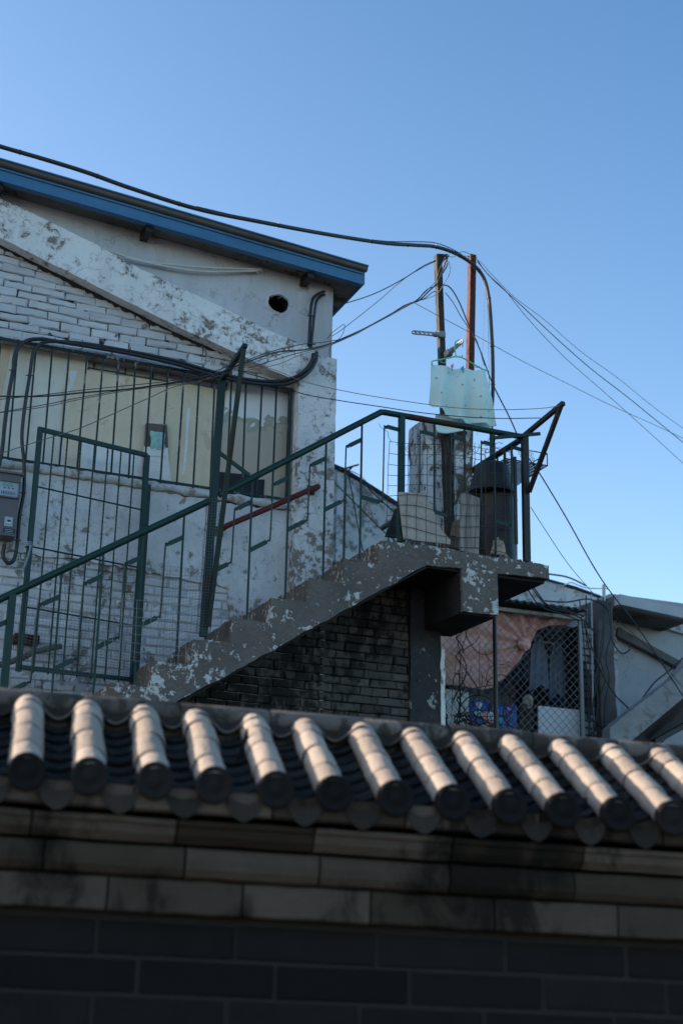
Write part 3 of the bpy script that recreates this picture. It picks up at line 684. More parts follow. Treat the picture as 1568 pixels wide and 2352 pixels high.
# ================================================================== GATE
gp0 = W(338, 1045, 10.1); ga = R(13.6); gn = Vector((-math.sin(ga), math.cos(ga), 0)); gd = Vector((math.cos(ga), math.sin(ga), 0))
def G(px, py, o=0.0): return WP(px, py, gp0 + gn*o, gn)
gate = thing('gate', 'green steel bar gate, wire mesh in its lower half, at the foot of the stairs', 'gate', G(180, 1560))
TL, TRr, BL, BR = G(93,986), G(338,1046), G(36,1541), G(298,1570)
BL = Vector((TL.x, TL.y, BL.z)); BR = Vector((TRr.x, TRr.y, BR.z))
gf = MB(); wv = gn
for p, q in ((TL, TRr), (BL+Vector((0,0,.03)), BR+Vector((0,0,.03)))): gf.bar(p, q, .03, .03, gn)
gf.bar(TL+Vector((0,0,.015)), BL, .035, .03, gn); gf.bar(TRr, BR, .038, .03, gn)
gf.build('frame', M['green'], gate)
for k in range(1, 8):
    p = TL.lerp(TRr, k/8.0); q = BL.lerp(BR, k/8.0)
    # ribbed reinforcing bar
    pts = []; n = 110
    rr = [.0055 + (.0012 if i % 2 else 0) for i in range(n+1)]
    MB().tube([p.lerp(q, i/n) for i in range(n+1)], rr, 6).build('bar', M['green'], gate)
def gz(px, py): return G(px, py).z
for (l, r_) in (((81,1118),(329,1172)), ((72.5,1254),(316,1306)), ((53,1392),(290,1436))):
    zl = gz(*l); zr = gz(*r_); zz = (zl+zr)/2
    MB().tube([Vector((TL.x, TL.y, zz))-gn*.008, Vector((TRr.x, TRr.y, zz))-gn*.008], .0065, 6).build('crossbar', M['green'], gate)
def netting(name, fn, nu, nv, rad, mat, parent=None, sub=3, warp=.0, n=3):
    mb = MB()
    def q(u, v):
        p = Vector(fn(u, v))
        if warp: p = p + Vector((mnoise.noise(p*3), mnoise.noise(p*3+Vector((9,0,0)))*1.5, mnoise.noise(p*3+Vector((0,9,0)))))*warp
        return p
    for i in range(nu+1): mb.tube([q(i/nu, j/(nv*sub)) for j in range(nv*sub+1)], rad, n, cap=False)
    for j in range(nv+1): mb.tube([q(i/(nu*sub), j/nv) for i in range(nu*sub+1)], rad, n, cap=False)
    return mb.build(name, M[mat], parent)
mt = G(45, 1372).z; 
netting('wire_mesh', lambda u, v: Vector((TL.x, TL.y, mt)).lerp(Vector((TRr.x, TRr.y, mt)), u) + Vector((0,0,-(mt-BL.z-.01)*v)) - gn*.02, 32, 24, .0012, 'gwire2', gate, 1, .006)
# rag tied to the gate post
rg = G(66, 1255); mb = MB()
for k in range(3): mb.tube([rg + Vector((.024*math.cos(t_*.63), -.0+.024*math.sin(t_*.63), .012*k+.004*math.sin(t_))) for t_ in range(11)], .006, 5)
mb.tube(spline([rg+Vector((.01,-.03,0)), rg+Vector((0,-.035,-.07)), rg+Vector((-.015,-.03,-.14)), rg+Vector((-.03,-.03,-.2))]), [.009]*20+[.005]*5, 5)
tag(mb.build('rag', M['greycloth']), 'grey rag knotted round the left post of the green gate', 'rag')
# gate post fixed by the wall
gpp = thing('gate_post', 'green steel post behind the right side of the open gate', 'post', (TRr.x+.05, 10.2, 3.4))
MB().box((TRr.x+.03, 10.13, 3.3), (TRr.x+.055, 10.17, TRr.z-.22)).build('post', M['green'], gpp)
for z in (TRr.z-.3, 4.15, 3.7): MB().tube([(TRr.x+.025, 10.12, z-.04), (TRr.x+.025, 10.12, z+.04)], .012, 8).build('hinge', M['brownsteel'], gpp)
# bigger mesh panel hung on the railing rods
A = [W(247,1372,9.62), W(432,1389,9.62), W(425,1527,9.62), W(240,1511,9.62)]
tag(netting('wire_netting', lambda u, v: A[0].lerp(A[1], u).lerp(A[3].lerp(A[2], u), v), 11, 7, .0017, 'gwire', None, 2, .006, 4), 'small rusty galvanised mesh panel tied to the railing above the lowest steps', 'mesh panel')
A2 = [W(372,1300,9.73), W(466,1310,9.73), W(458,1466,9.73), W(360,1520,9.73)]
tag(netting('mesh_sheet', lambda u, v: A2[0].lerp(A2[1], u).lerp(A2[3].lerp(A2[2], u), v), 14, 22, .001, 'gwire2', None, 1, .01), 'fine wire mesh sheet stretched behind the railing left of the first bracket', 'mesh sheet')
pb = W(467,1455,YR); pt2 = W(490,1150,YR)
tag(netting('mesh_wrap', lambda u, v: pt2.lerp(pb, v) + Vector((.052*math.cos(2*math.pi*u), .05*math.sin(2*math.pi*u), 0))*(1+.15*mnoise.noise(Vector((u*3, v*6, 0)))), 16, 44, .001, 'gwire2', None, 1, .01), 'fine wire mesh wrapped round the foot of the halfway bracket', 'mesh wrap')
# loop of cable and bracket iron at the bottom left of the wall
mb = MB(); p = W(62, 1467, 10.22); mb.box((p.x-.09, 10.2, p.z-.035), (p.x+.09, YW+.01, p.z-.005)).box((p.x-.09, 10.2, p.z+.0), (p.x+.09, YW+.01, p.z+.03))
tag(mb.build('iron_bracket', M['rust'], None), 'small rusty iron bracket on the white brick behind the gate', 'bracket')
tag(MB().tube(spline([W(*p) for p in [(-30,1530,10.1),(10,1525,10.1),(40,1515,10.1),(70,1502,10.12),(100,1492,10.15),(140,1484,10.2)]]), .022, 8).build('insulated_pipe', M['coldark'], sub=.03, rough=.006), 'lagged pipe wrapped in dark tape low on the white wall behind the gate', 'pipe')

# ================================================================== STUFF ON THE LANDING
tag(board('floor_panel', [(914,1130),(978,1133),(996,1175.5),(1011,1214),(1034,1240),(1033.6,1250),(927,1238)], 9.632, M['panel'], .014, None), 'broken pale vinyl board leaning inside the landing railing', 'board')
tag(board('wooden_plank', [(1059,1134),(1066,1131),(1101.5,1144),(1099,1274),(1057,1264)], 9.63, M['plank'], .024, None, rough=.002), 'upright grey weathered wooden plank on the landing', 'plank')
tag(board('cardboard_piece', [(1054,1192),(1040,1200),(1034,1229),(1057,1233)], 9.84, M['card'], .01, None), 'small brown cardboard piece between the pale board and the plank', 'cardboard')
tag(board('wooden_plank', [(1036,1233),(1060,1236),(1060,1262),(1030,1256)], 9.9, M['wood'], .12, None), 'low dark wood block lying behind the upright plank', 'wood block')
tag(board('wooden_plank', [(908,1168),(916,1165),(920,1236),(895,1233),(885,1232)], 10.1, M['slate'], .02, None), 'dark sheet leaning at the top step behind the pale board', 'sheet')
# barrel
bc = W(1141, 1262, 9.95); bc.z = LZ-.01; pxm = W(1181, 1262, 9.95).x; br_ = (pxm - bc.x)
zt = W(1141, 1142, 9.95).z; barrel = thing('barrel', 'black barrel standing on the landing behind the railing', 'barrel', bc)
def lathe(mb, c, prof, n=28, cap=True):
    vs = [c + Vector((r_*math.cos(2*math.pi*k/n), r_*math.sin(2*math.pi*k/n), z)) for r_, z in prof for k in range(n)]
    fs = [(i*n+k, i*n+(k+1) % n, (i+1)*n+(k+1) % n, (i+1)*n+k) for i in range(len(prof)-1) for k in range(n)]
    mb.add(vs, fs, .5, True)
    if cap: mb.add(vs[-n:], [tuple(range(n))]); mb.add(vs[:n], [tuple(range(n))[::-1]])
    return mb
H = zt - bc.z
lathe(MB(), bc, [(br_*.9,0),(br_*.97,.02),(br_,.06),(br_*1.03,H*.45),(br_*1.03,H*.47),(br_,H*.5),(br_*.98,H*.9),(br_*1.04,H*.95),(br_*1.04,H)]).build('body', M['barrel'], barrel, sub=.07, rough=.006, rscale=6)
rm = MB(); rm.tube([bc + Vector((br_*1.05*math.cos(k*.25), br_*1.05*math.sin(k*.25), H-.03+.004*math.sin(k))) for k in range(26)], .004, 5); rm.build('wire_hoop', M['rwire'], barrel)
bk = bc + Vector((-.045, .0, H+.012)); H2 = W(1141, 1070, 9.95).z - bk.z
bucket = lathe(MB(), bk, [(br_*1.2,0),(br_*1.22,.012),(br_*1.16,.02),(br_*1.0,H2*.6),(br_*.86,H2*.92),(br_*.74,H2)]).build('bucket', M['barrel'], sub=.06, rough=.01, rscale=6)
tag(bucket, 'black bucket upturned on top of the black barrel', 'bucket')
sh = W(1145, 1263, 9.72)
mb = MB(); mb.grid(lambda u, v: sh + Vector((.075*(2*u-1)*(1-.45*v) + .012*mnoise.noise(Vector((u*4,v*4,1))), -.04*math.sin(math.pi*u)*(1-v*.4)+.02*mnoise.noise(Vector((u*7,v*7,2))), .13*v-.05+.03*mnoise.noise(Vector((u*5,v*3,3))))), 22, 16, (0,.02,0))
tag(mb.build('cloth_scrap', M['shell']), 'crumpled pale cloth scrap at the landing edge in front of the barrel', 'cloth')
tag(MB().bar(W(1126,1243,9.73), W(1168,1246,9.73), .026, .01).build('green_slat', M['green']), 'short green metal slat across the front of the barrel', 'slat')
# rusty mesh over the landing railing
def ln(u, v):
    px = 893 + u*285 + 12*v*(u-.5); py = 1012 + 22*u + v*(222 + 18*u) + 5*math.sin(u*9+v*4); return W(px, py, 9.615)
tag(netting('fence_mesh', ln, 13, 9, .0024, 'rwire', None, 3, .012, 4), 'bent rusty wire fence mesh hung over the landing railing', 'wire mesh')
mb = MB()
for k in range(30):
    px = U(885, 960) if k < 6 else U(1010, 1165); py = U(1018, 1075) if k >= 6 else U(1015, 1030); c = W(px, py, 9.62+U(0,.06))
    P = [c]; d = Vector((U(-1,1), U(-.3,.3), U(-1,1))).normalized()
    for q in range(9): d = (d + Vector((U(-.7,.7), U(-.3,.3), U(-.7,.7)))).normalized(); P.append(P[-1]+d*.022)
    mb.tube(spline(P, 3), .0022, 4)
tag(mb.build('wire_tangle', M['rwire']), 'tangle of loose rusty wire above the landing railing', 'wire')
# plant tuft behind the barrel
mb = MB(); lc = W(1082, 1125, 10.4)
for k in range(60):
    b = lc + Vector((U(-.05,.05), U(-.05,.05), U(-.06,.02))); d = Vector((U(-.5,.5), U(-.5,.5), 1)).normalized()*U(.03,.1); s = Vector((.004, 0, 0)); mb.add([b-s, b+s, b+d+Vector((U(-.02,.02),0,0))], [(0,1,2)])
tag(mb.build('potted_plant', M['leaf']), 'tuft of thin green leaves peeping out between the pillar and the barrel', 'plant')
# wire rack hanging outside the end rail
zr = W(1256, 1042, 9.9).z
xr1 = W(1256, 1056, 9.9).x; rk = thing('plant_rack', 'black wire plant rack with scroll ends hung outside the far landing railing', 'rack', (xr1-.13, 10.3, zr-.11))
xa, ya, yb, z0_, z1_ = XE-.06, 9.9, 10.95, zr-.108, zr
fr = MB()
for zz in (z0_, z1_):
    for p, q in (((xa,ya),(xr1,ya)), ((xr1,ya),(xr1,yb)), ((xr1,yb),(xa,yb)), ((xa,yb),(xa,ya))): fr.tube([(p[0],p[1],zz),(q[0],q[1],zz)], .005, 5)
for p in ((xa,ya),(xr1,ya),(xr1,yb),(xa,yb)): fr.tube([(p[0],p[1],z0_),(p[0],p[1],z1_)], .005, 5)
fr.tube([(xa,ya,z0_),(xa,ya,z0_-.3)], .005, 5).tube([(xa,ya,z0_-.3),(xr1,ya,z0_)], .005, 5)
fr.build('frame', M['cable'], rk)
fl_ = MB()
for k in range(12): X = xa+(xr1-xa)*k/11; fl_.bar((X,ya,z0_),(X,yb,z0_), .011, .006, (0,0,1))
for k in range(40): Y = ya+(yb-ya)*k/39; fl_.bar((xa,Y,z0_-.004),(xr1,Y,z0_-.004), .009, .004, (0,0,1))
fl_.build('shelf', M['cable'], rk)
sc_ = MB()
def scroll(c, s, sx_): return [c + Vector((sx_*s*(1-t_/22)*math.cos(t_*.45), 0, s*(1-t_/22)*math.sin(t_*.45))) for t_ in range(20)]
for q in range(3):
    c = Vector((xa+.04+.1*q, ya-.003, z0_+.07)); sc_.tube(scroll(c, .025, 1), .0025, 4); c2_ = Vector((xa+.06+.1*q, ya-.003, z0_+.032)); sc_.tube(scroll(c2_, .022, -1), .0025, 4)
sc_.build('scrollwork', M['cable'], rk)

# ================================================================== PILLAR AND POLES
YPl = 10.55
pil = thing('pillar', 'peeling white concrete pillar standing on the landing behind the railing', 'pillar', W(1025, 1240, YPl))
xa = W(972,1100,YPl).x; xb = W(1030,1100,YPl).x; xc = W(1041,1100,YPl).x; xd = W(1083,1100,YPl).x
M['pillar'] = m_peel('pillar_paint', (.76,.75,.74), (.15,.115,.095), .52, 12, .1, sx=(1.3,1.3,.6))
z1 = W(975, 962, YPl).z; z2 = W(1060, 940, YPl).z
MB().box((xa, YPl, LZ-.02), (xb, YPl+.3, z1)).build('left_half', M['pillar'], pil, sub=.05, rough=.008)
MB().box((xc, YPl-.02, LZ-.02), (xd, YPl+.28, z2)).build('right_half', M['pillar'], pil, sub=.05, rough=.008)
MB().box((xb-.01, YPl+.12, LZ-.02), (xc+.01, YPl+.2, z1-.03)).build('joint', M['coldark'], pil)
def angle_pole(name, lab, t_, b_, mat, w=.055, cut=None):
    t_ = Vector(t_); b_ = Vector(b_); o = thing(name, lab, 'pole', b_)
    d = (t_-b_).normalized(); mb = MB()
    s = Vector((1,0,0)); s = (s-d*s.dot(d)).normalized(); yv = d.cross(s)
    if yv.y < 0: yv = -yv
    c = [(-w/2,0),(w/2,0),(w/2,.006),(-w/2+.006,.006),(-w/2+.006,w),(-w/2,w)]
    mb.prism([b_ + s*x_ + yv*y_ for x_, y_ in c], (t_-b_)); mb.build('angle_bar', M[mat], o); return o
lp_t = W(1008, 584, YPl-.09); lp_b = W(1037, 1240, YPl-.05); lp_b.z = LZ
p1 = angle_pole('steel_pole', 'weathered dark angle-iron pole leaning above the pillar, left of the rusty red one', lp_t, lp_b, 'olivesteel', .055)
MB().prism([lp_t+Vector((-.02,-.006,-.1)), lp_t+Vector((-.02,-.006,.0)), lp_t+Vector((.05,-.006,.012)), lp_t+Vector((.085,-.006,.02)), lp_t+Vector((.075,-.006,-.025)), lp_t+Vector((.02,-.006,-.1))], (0,.008,0)).build('gusset_plate', M['brownsteel'], p1)
rp_t = W(1087, 584, YPl-.02); rp_b = W(1072, 1240, YPl); rp_b.z = LZ
p2 = angle_pole('steel_pole', 'straight rusty red angle-iron pole rising behind the mint cloth', rp_t, rp_b, 'rust', .058)

# drying brackets
def dry(lab, a, b, base):
    o = thing('drying_rack_arm', lab, 'drying arm', base, 'grey folding drying arms on the pole')
    a = Vector(a); b = Vector(b); d = (b-a).normalized(); up = Vector((0,0,1)); up = (up-d*up.dot(d)).normalized(); sd = d.cross(up); L = (b-a).length
    MB().bar(a-d*.035, a+d*.03, .048, .055, up).build('clamp', M['grayplastic'], o)
    mb = MB(); mb.tube([a+d*.03, a+d*.05, a+d*.075, a+d*.08], [.024,.027,.024,.016], 12); mb.build('knob', M['grayplastic'], o)
    h = .018; n = 5; A0 = a+d*.075; L2 = (b-A0).length; out = []
    ext = [A0 + up*h, A0 + d*(L2-.02) + up*h] + [A0 + d*(L2-.02+.02*math.sin(k*.3)) + up*h*math.cos(k*.3) for k in range(1, 10)] + [A0 + d*(L2-.02) - up*h, A0 - up*h]
    holes = []
    for k in range(n):
        c = A0 + d*(.03 + (L2-.05)*k/(n-1)); holes.append([c + d*.013*math.cos(q*.785) + up*.0115*math.sin(q*.785) for q in range(8)])
    MB().prism([p-sd*.007 for p in ext], sd*.014, holes=[[p-sd*.007 for p in hh] for hh in holes]).build('arm', M['grayplastic'], o)
    return o
k1 = W(1012, 769, YPl-.1); dry('grey plastic drying arm pointing left from the pole', k1, k1 + (W(945,763,YPl-.1)-k1), k1)
k2 = W(1029, 812, YPl-.12); dry('grey plastic drying arm pointing up right from the pole, above the green hanger', k2, W(1063,782,YPl-.32), k2)
# hanger
YH = YPl-.22
hg = MB(); q = lambda px, py, dy=0: W(px, py, YH+dy)
hg.tube(spline([q(1061,796),(q(1062,789)),q(1058,783),q(1051,781),q(1045,787),q(1044,798),q(1046,815),q(1048,819)], 6), .0055, 8)
hg.tube(spline([q(992,838),q(991,832),q(994,829),q(1005,827),q(1030,822),q(1046,819),q(1062,822),q(1085,835),q(1104,846),q(1118,851)], 5), .0065, 8)
hg.tube(spline([q(1010,828),q(1014,832),q(1020,833),q(1024,830),q(1023,827)], 5), .004, 6); hg.tube([q(1060,821), q(1061,815)], .005, 6)
hg.tube(spline([q(1086,836),q(1088,841),q(1093,843),q(1098,844),q(1100,841)], 5), .004, 6)
tag(hg.build('clothes_hanger', M['mint']), 'mint green plastic hanger carrying the pale cloth', 'hanger')
# cloth
TLc, TRc, BRc, BLc = q(990,834), q(1116,851), q(1140,978), q(986,945)
def cl(u, v):
    t_ = TLc.lerp(TRc, u); b_ = BLc.lerp(BRc, u); b_.z += .018*math.sin(u*math.pi)*(-1)
    p = t_.lerp(b_, v)
    fold = .034*math.sin(u*19+1.6*v+1.2*math.sin(v*2))*(.5+v*.5) + .012*math.sin(u*8-3*v) + .004*math.sin(u*33+v*2) + .018*mnoise.noise(Vector((u*3.3+v*.8, v*1.6, 4)))
    p.z -= .016*math.sin(u*math.pi)*(1-v)
    curl = max(0, 1-u/.38)*max(0, (v-.84)/.16)
    p.y += fold - .03*math.sin(math.pi*min(1, v*1.1)) - .05*curl; p.x += .01*curl; p.z += .035*curl
    return p
cloth = MB().grid(cl, 70, 60, (0, .006, 0)).build('towel', M['cloth'])
tag(cloth, 'pale mint cotton cloth with tiny triangles hanging from the green hanger', 'cloth')
# inner layer of folded cloth hanging a little lower
def cl2(u, v):
    a_ = q(1000, 950, .05).lerp(q(1128, 955, .05), u); b_ = q(1004, 985+6, .05).lerp(q(1130, 982, .05), u); b_.z -= .02*math.sin(u*3.0)+.01*math.sin(u*9)
    p = a_.lerp(b_, v); p.y += .012*math.sin(u*13)+.02*math.sin(v*3); return p
o = MB().grid(cl2, 40, 10, (0, .006, 0)).build('back_fold', M['cloth'], cloth)
o.location = -cloth.location
tri = {'towelin': MB(), 'towelwh': MB(), 'towelgr': MB()}
spots_ = [(.3,.13,0),(.08,.3,0),(.49,.35,0),(.74,.2,0),(.13,.62,0),(.77,.53,0),(.55,.7,0),(.9,.76,0),(.75,.9,0),(.42,.45,1),(.2,.05,1),(.25,.33,1),(.6,.28,1),(.62,.5,1),(.35,.75,1),(.82,.4,1),(.1,.48,1),(.68,.8,1),(.3,.55,1),(.45,.17,2),(.7,.36,2),(.18,.5,2),(.52,.6,2),(.88,.3,2),(.25,.78,2),(.6,.88,2),(.86,.62,2),(.38,.3,1),(.93,.45,1),(.5,.06,1)]
for u, v, k in spots_:
    c = Vector(cl(u, v)); s = .0095 if k == 0 else .009; a_ = U(-.3,.3); mbt = tri[('towelin','towelwh','towelgr')[k]]
    P3 = []
    for j in range(3):
        t_ = a_ + j*2.094 + (1.57 if k != 2 else -1.57); du = s*math.cos(t_)/.42; dv = -s*math.sin(t_)/.4; pp = Vector(cl(u+du, v+dv)); pp.y -= .0022; P3.append(pp)
    mbt.add(P3, [(0,1,2)])
for k, mbt in tri.items():
    o = mbt.build('printed_triangles', M[k], cloth); o.location = -cloth.location
for lab, px, py, mt_ in (('pink plastic clothes peg on the top edge of the mint cloth', 1039, 843, 'pink'), ('blue plastic clothes peg on the top edge of the mint cloth', 1063, 848, 'peg')):
    p = q(px, py, -.045); mb = MB(); tl = Vector((.006 if mt_ == 'pink' else .002, 0, .03))
    mb.bar(p-tl*.85+Vector((-.005,0,0)), p+tl+Vector((-.002,0,0)), .009, .012); mb.bar(p-tl*.85+Vector((.006,.01,0)), p+tl*.7+Vector((-.012,.012,0)), .007, .012); mb.tube([p+Vector((-.012,0,.002)), p+Vector((.012,0,.002))], .004, 6)
    tag(mb.build('clothes_peg', M[mt_]), lab, 'clothes peg', 'clothes pegs on the mint cloth')

# ================================================================== CABLES AND WIRES
def wire(pts, rad, mat, lab, name='cable', cat='cable', sub=8, n=6, group=None, extra=None):
    mb = MB().tube(spline([W(*p) for p in pts], sub), rad, n)
    if extra: extra(mb)
    return tag(mb.build(name, M[mat]), lab, cat, group)
main = [(-40,322,9.6),(0,336,9.6),(100,365,9.6),(200,396,9.6),(300,432,9.62),(450,479,9.65),(600,510,9.75),(750,538,9.95),(880,558,10.15),(950,563,10.28),(1000,567,10.36),(1045,582,10.4),(1085,607,10.42),(1110,638,10.45),(1122,685,10.46),(1128,760,10.47),(1131,830,10.48),(1131,900,10.5),(1128,960,10.5),(1128,1060,10.5),(1130,1200,10.5)]
def clips(mb):
    P = spline([W(*p) for p in main], 8)
    for k in (12, 26, 38, 50, 62, 70, 80, 90, 100, 112, 124, 134):
        if k+1 < len(P):
            d = (P[k+1]-P[k]).normalized(); mb.tube([P[k]-d*.004, P[k]+d*.004], .0215, 10)
wire(main, .017, 'cable2', 'thick black main cable sweeping over the roof edge and bending down beside the poles', 'power_cable', n=10, extra=clips)
wire([(p[0], p[1]-5+4*math.sin(i), p[2]-.01) for i, p in enumerate(main[5:13])], .0045, 'cable', 'thin cable riding along the top of the thick main cable')
def W3(l, Y): return [(a, b, Y) for a, b in l]
YP = 10.42
wl = [
 ([(1000,598),(970,612),(930,638),(880,665),(840,682),(795,696)], 10.3, .0045, 'cable', 'thin black wire from the top of the dark pole down to the roof corner'),
 ([(1000,600),(975,612),(940,632),(910,655),(870,690),(820,730),(778,762),(752,778)], 10.3, .003, 'wire', 'thin grey wire falling steeply from the dark pole to the wall corner'),
]
bl_ = [
 [(1030,585),(1022,605),(1004,648),(985,668),(962,690),(940,697),(900,720),(850,748),(820,765),(790,778),(750,792),(700,803),(640,808),(600,820),(568,832)],
 [(1022,590),(1008,620),(1000,645),(975,672),(955,692),(930,702),(890,725),(840,752),(800,772),(760,790),(710,800),(650,812),(600,826),(568,838)],
 [(1002,652),(1000,657),(980,665),(955,690),(925,703),(880,732),(830,757),(790,775),(740,797),(680,812),(620,830),(570,845)],
 [(1003,672),(995,670),(975,685),(950,695),(900,722),(850,749),(800,774),(750,785),(700,790),(650,800),(600,815),(565,829)],
 [(1030,600),(1033,625),(1020,650),(1003,675),(975,687),(950,693),(910,717),(860,744),(800,775),(740,800),(690,815),(640,836),(570,850)],
]
for i, l in enumerate(bl_):
    n_ = len(l)
    wl.append((l, [10.42 - max(0, k-5)*(1.15/(n_-6)) for k in range(n_)], (.0065,.003,.0035,.004,.003)[i], ('cable','wire','cable','cable','twine')[i],
      ('thickest black cable in the bundle between dark pole and halfway bracket', 'pale grey wire in the bundle between dark pole and halfway bracket', 'thin black wire lowest in the bundle between pole and bracket', 'black wire topmost in the bundle where it reaches the wall corner', 'beige wire hanging lowest where the bundle crosses the diagonal beam')[i]))
wl += [
 ([(565,832),(520,850),(480,862),(400,878),(300,893),(200,901),(100,910),(0,910),(-40,908)], [9.3]*9, .006, 'cable', 'black cable from the halfway bracket across the boarded window, thickest of that group'),
 ([(560,826),(500,850),(400,873),(300,885),(200,895),(90,908),(0,917),(-40,921)], 9.3, .003, 'cable', 'thin black wire crossing just above the thicker cable over the yellow board'),
 ([(565,838),(480,866),(400,881),(300,893),(200,910),(100,930),(0,947),(-40,952)], 9.3, .003, 'cable', 'thin black wire sagging under the thicker cable over the window'),
 ([(565,842),(480,870),(400,884),(300,896),(200,914),(100,935),(0,948),(-40,955)], 9.32, .003, 'wire', 'pale wire just under the lowest black wire across the window'),
 ([(560,800),(480,868),(402,888),(340,915),(250,955),(180,985),(100,1010),(0,1042),(-40,1054)], 9.5, .0032, 'wire', 'grey wire running steeply down across the window to the gate top'),
 ([(575,832),(640,853),(700,877),(800,900),(900,917),(990,930),(1050,937),(1150,941),(1240,938),(1285,932)], [9.22]*10, .003, 'twine', 'beige clothesline wire strung between the two brackets, upper line'),
 ([(545,851),(620,873),(690,903),(780,920),(880,935),(960,947),(1060,957),(1150,961),(1240,960)], [9.25]*9, .0038, 'cable', 'black clothesline wire strung between the two brackets, lower line'),
 ([(1022,590),(1026,610),(1004,650),(1030,658),(1052,690),(1075,745),(1100,800),(1130,880),(1170,960),(1206,1040),(1240,1090),(1300,1190),(1380,1330),(1470,1450),(1568,1600)], [10.4]*6+[10.4,10.4,10.4,10.4,10.5,10.7,11.0,11.3,11.5], .0065, 'cable', 'long black cable falling from the dark pole past the landing corner to the lower right'),
 ([(1022,672),(1040,695),(1060,730),(1090,775),(1100,800),(1112,840)], 10.4, .004, 'cable', 'thin black wire from the dark pole joining the long diagonal cable'),
 ([(950,695),(1000,722),(1100,775),(1200,830),(1300,880),(1400,930),(1500,975),(1600,1022)], [10.4,10.45,10.6,10.8,11,11.2,11.4,11.6], .0028, 'cable', 'thin straight black wire crossing behind both poles to the right edge'),
 ([(1050,585),(1095,596),(1130,632),(1180,682),(1250,735),(1330,805),(1420,870),(1500,935),(1590,1000)], [10.45]*3+[10.6,10.8,11,11.2,11.4,11.6], .0028, 'wire', 'thin pale wire from the red pole top to the right edge, topmost of its fan'),
 ([(1095,600),(1120,630),(1145,655),(1200,705),(1280,780),(1360,850),(1450,920),(1590,1035)], [10.45]*3+[10.6,10.8,11,11.2,11.6], .0045, 'cable', 'black knotted cable from the red pole top to the right edge'),
 ([(1095,596),(1118,628),(1160,668),(1210,730),(1290,815),(1380,895),(1470,975),(1590,1085)], [10.45]*3+[10.6,10.8,11,11.2,11.6], .003, 'cable', 'thin black wire from the red pole top to the right edge, lowest of its fan'),
 ([(1112,645),(1118,700),(1120,760),(1122,860),(1125,960)], 10.4, .003, 'cable', 'thin black wire hanging beside the bend of the thick main cable'),
 ([(1112,660),(1112,700),(1108,800),(1100,900),(1095,1000)], 10.4, .0013, 'wire', 'hair-thin grey string hanging left of the thick main cable'),
 ([(1218,1165),(1250,1215),(1300,1290),(1350,1350),(1420,1425),(1500,1500),(1568,1580)], [9.9,10.2,10.6,11,11.2,11.4,11.6], .003, 'cable', 'thin black wire from the landing corner down to the lower right building'),
 ([(1018,585),(1040,590),(1060,578),(1075,582),(1095,592)], 10.38, .003, 'wire', 'short grey wire looped between the tops of the two poles'),
 ([(752,778),(762,765),(790,745),(785,770),(765,790),(757,800),(758,825),(762,835)], 10.25, .0025, 'cable', 'loose thin wire curl at the upper right corner of the house'),
]
for pts, Y, rad, mt_, lab in wl:
    P = [(a, b, (Y[i] if isinstance(Y, list) else Y)) for i, (a, b) in enumerate(pts)]
    wire(P, rad, mt_, lab, 'wire' if rad < .004 else 'cable', 'wire' if rad < .004 else 'cable')

# ================================================================== BACKGROUND RIGHT AND REAR
# rear wall whose top slopes down to the right
YB = 14.2
topl = [(640,1010),(755,1068),(800,1090),(850,1120),(900,1155),(960,1190),(1100,1262),(1215,1318),(1250,1333),(1320,1352),(1375,1372),(1412,1392)]
top = [W(a, b, YB) for a, b in topl]
mb = MB(); mb.prism([Vector((top[0].x, YB, 0))] + top + [Vector((top[-1].x, YB, 0))], (0, .3, 0)); 
rw = thing('rear_wall', 'flaking white rendered wall with a sloping top behind the landing', 'wall', (6.5, YB, 0))
mb.build('wall', M['farwall'], rw)
mb = MB(); mb.tube([p + Vector((0, .0, .01)) for p in top], .022, 6); mb.build('coping', M['slate'], rw)
xj = W(780, 1180, YB).x
mb = MB(); mb.box((xj-.06, YB-.06, 0), (xj+.02, YB, W(795, 1092, YB).z)); mb.build('rib', M['farwall'], rw)
tag(MB().box((xj+.03, YB-.05, 0), (xj+.055, YB-.01, W(797, 1100, YB).z)).build('drainpipe', M['cable']), 'thin black drainpipe on the flaking rear wall', 'pipe')
for pts, lab, rad, mt_ in (([(640,1020),(755,1062),(800,1083),(860,1120),(930,1165),(1000,1200),(1150,1275),(1230,1312),(1300,1325),(1345,1345)], 'green cable running above the sloping top of the rear wall', .011, 'green'),
    ([(755,1062),(790,1075),(800,1080),(830,1095),(870,1140),(915,1165)], 'thin pale wire above the top of the rear wall', .005, 'wire'),
    ([(755,1095),(830,1170),(880,1220),(930,1260)], 'black wire slanting across the flaking rear wall, left of two', .008, 'cable'),
    ([(797,1080),(810,1140),(820,1200),(835,1275)], 'black wire dropping steeply down the flaking rear wall', .008, 'cable'),
    ([(830,1105),(870,1145),(910,1180),(950,1215)], 'black wire slanting across the flaking rear wall, right of two', .009, 'cable'),
    ([(1250,1335),(1290,1345),(1310,1338),(1345,1350),(1395,1352)], 'pale cable arching over the wall beside the white pipe', .007, 'gutterw')):
    wire([(a, b, YB-.12) for a, b in pts], rad, mt_, lab, 'cable', 'cable')
mb = MB(); a = W(797, 1078, YB); 
mb.tube([a+Vector((-.13,-.05,-.05)), a+Vector((.12,-.05,.06))], .012, 5).tube([a+Vector((-.08,-.05,-.13)), a+Vector((.04,-.05,.02))], .012, 5)
tag(mb.build('cable_bracket', M['rust']), 'small crossed metal bracket holding wires on the rear wall top', 'bracket')

# shed : corrugated roof, chain link front, interior
YC = 12.3
shed = thing('shed', 'lean-to with a corrugated roof and chain-link front below the landing', 'shed', (6.8, YC, 0))
sx0 = W(1008, 1500, YC).x; sx1 = W(1334, 1560, YC).x; ztop = W(1340, 1424, YC).z
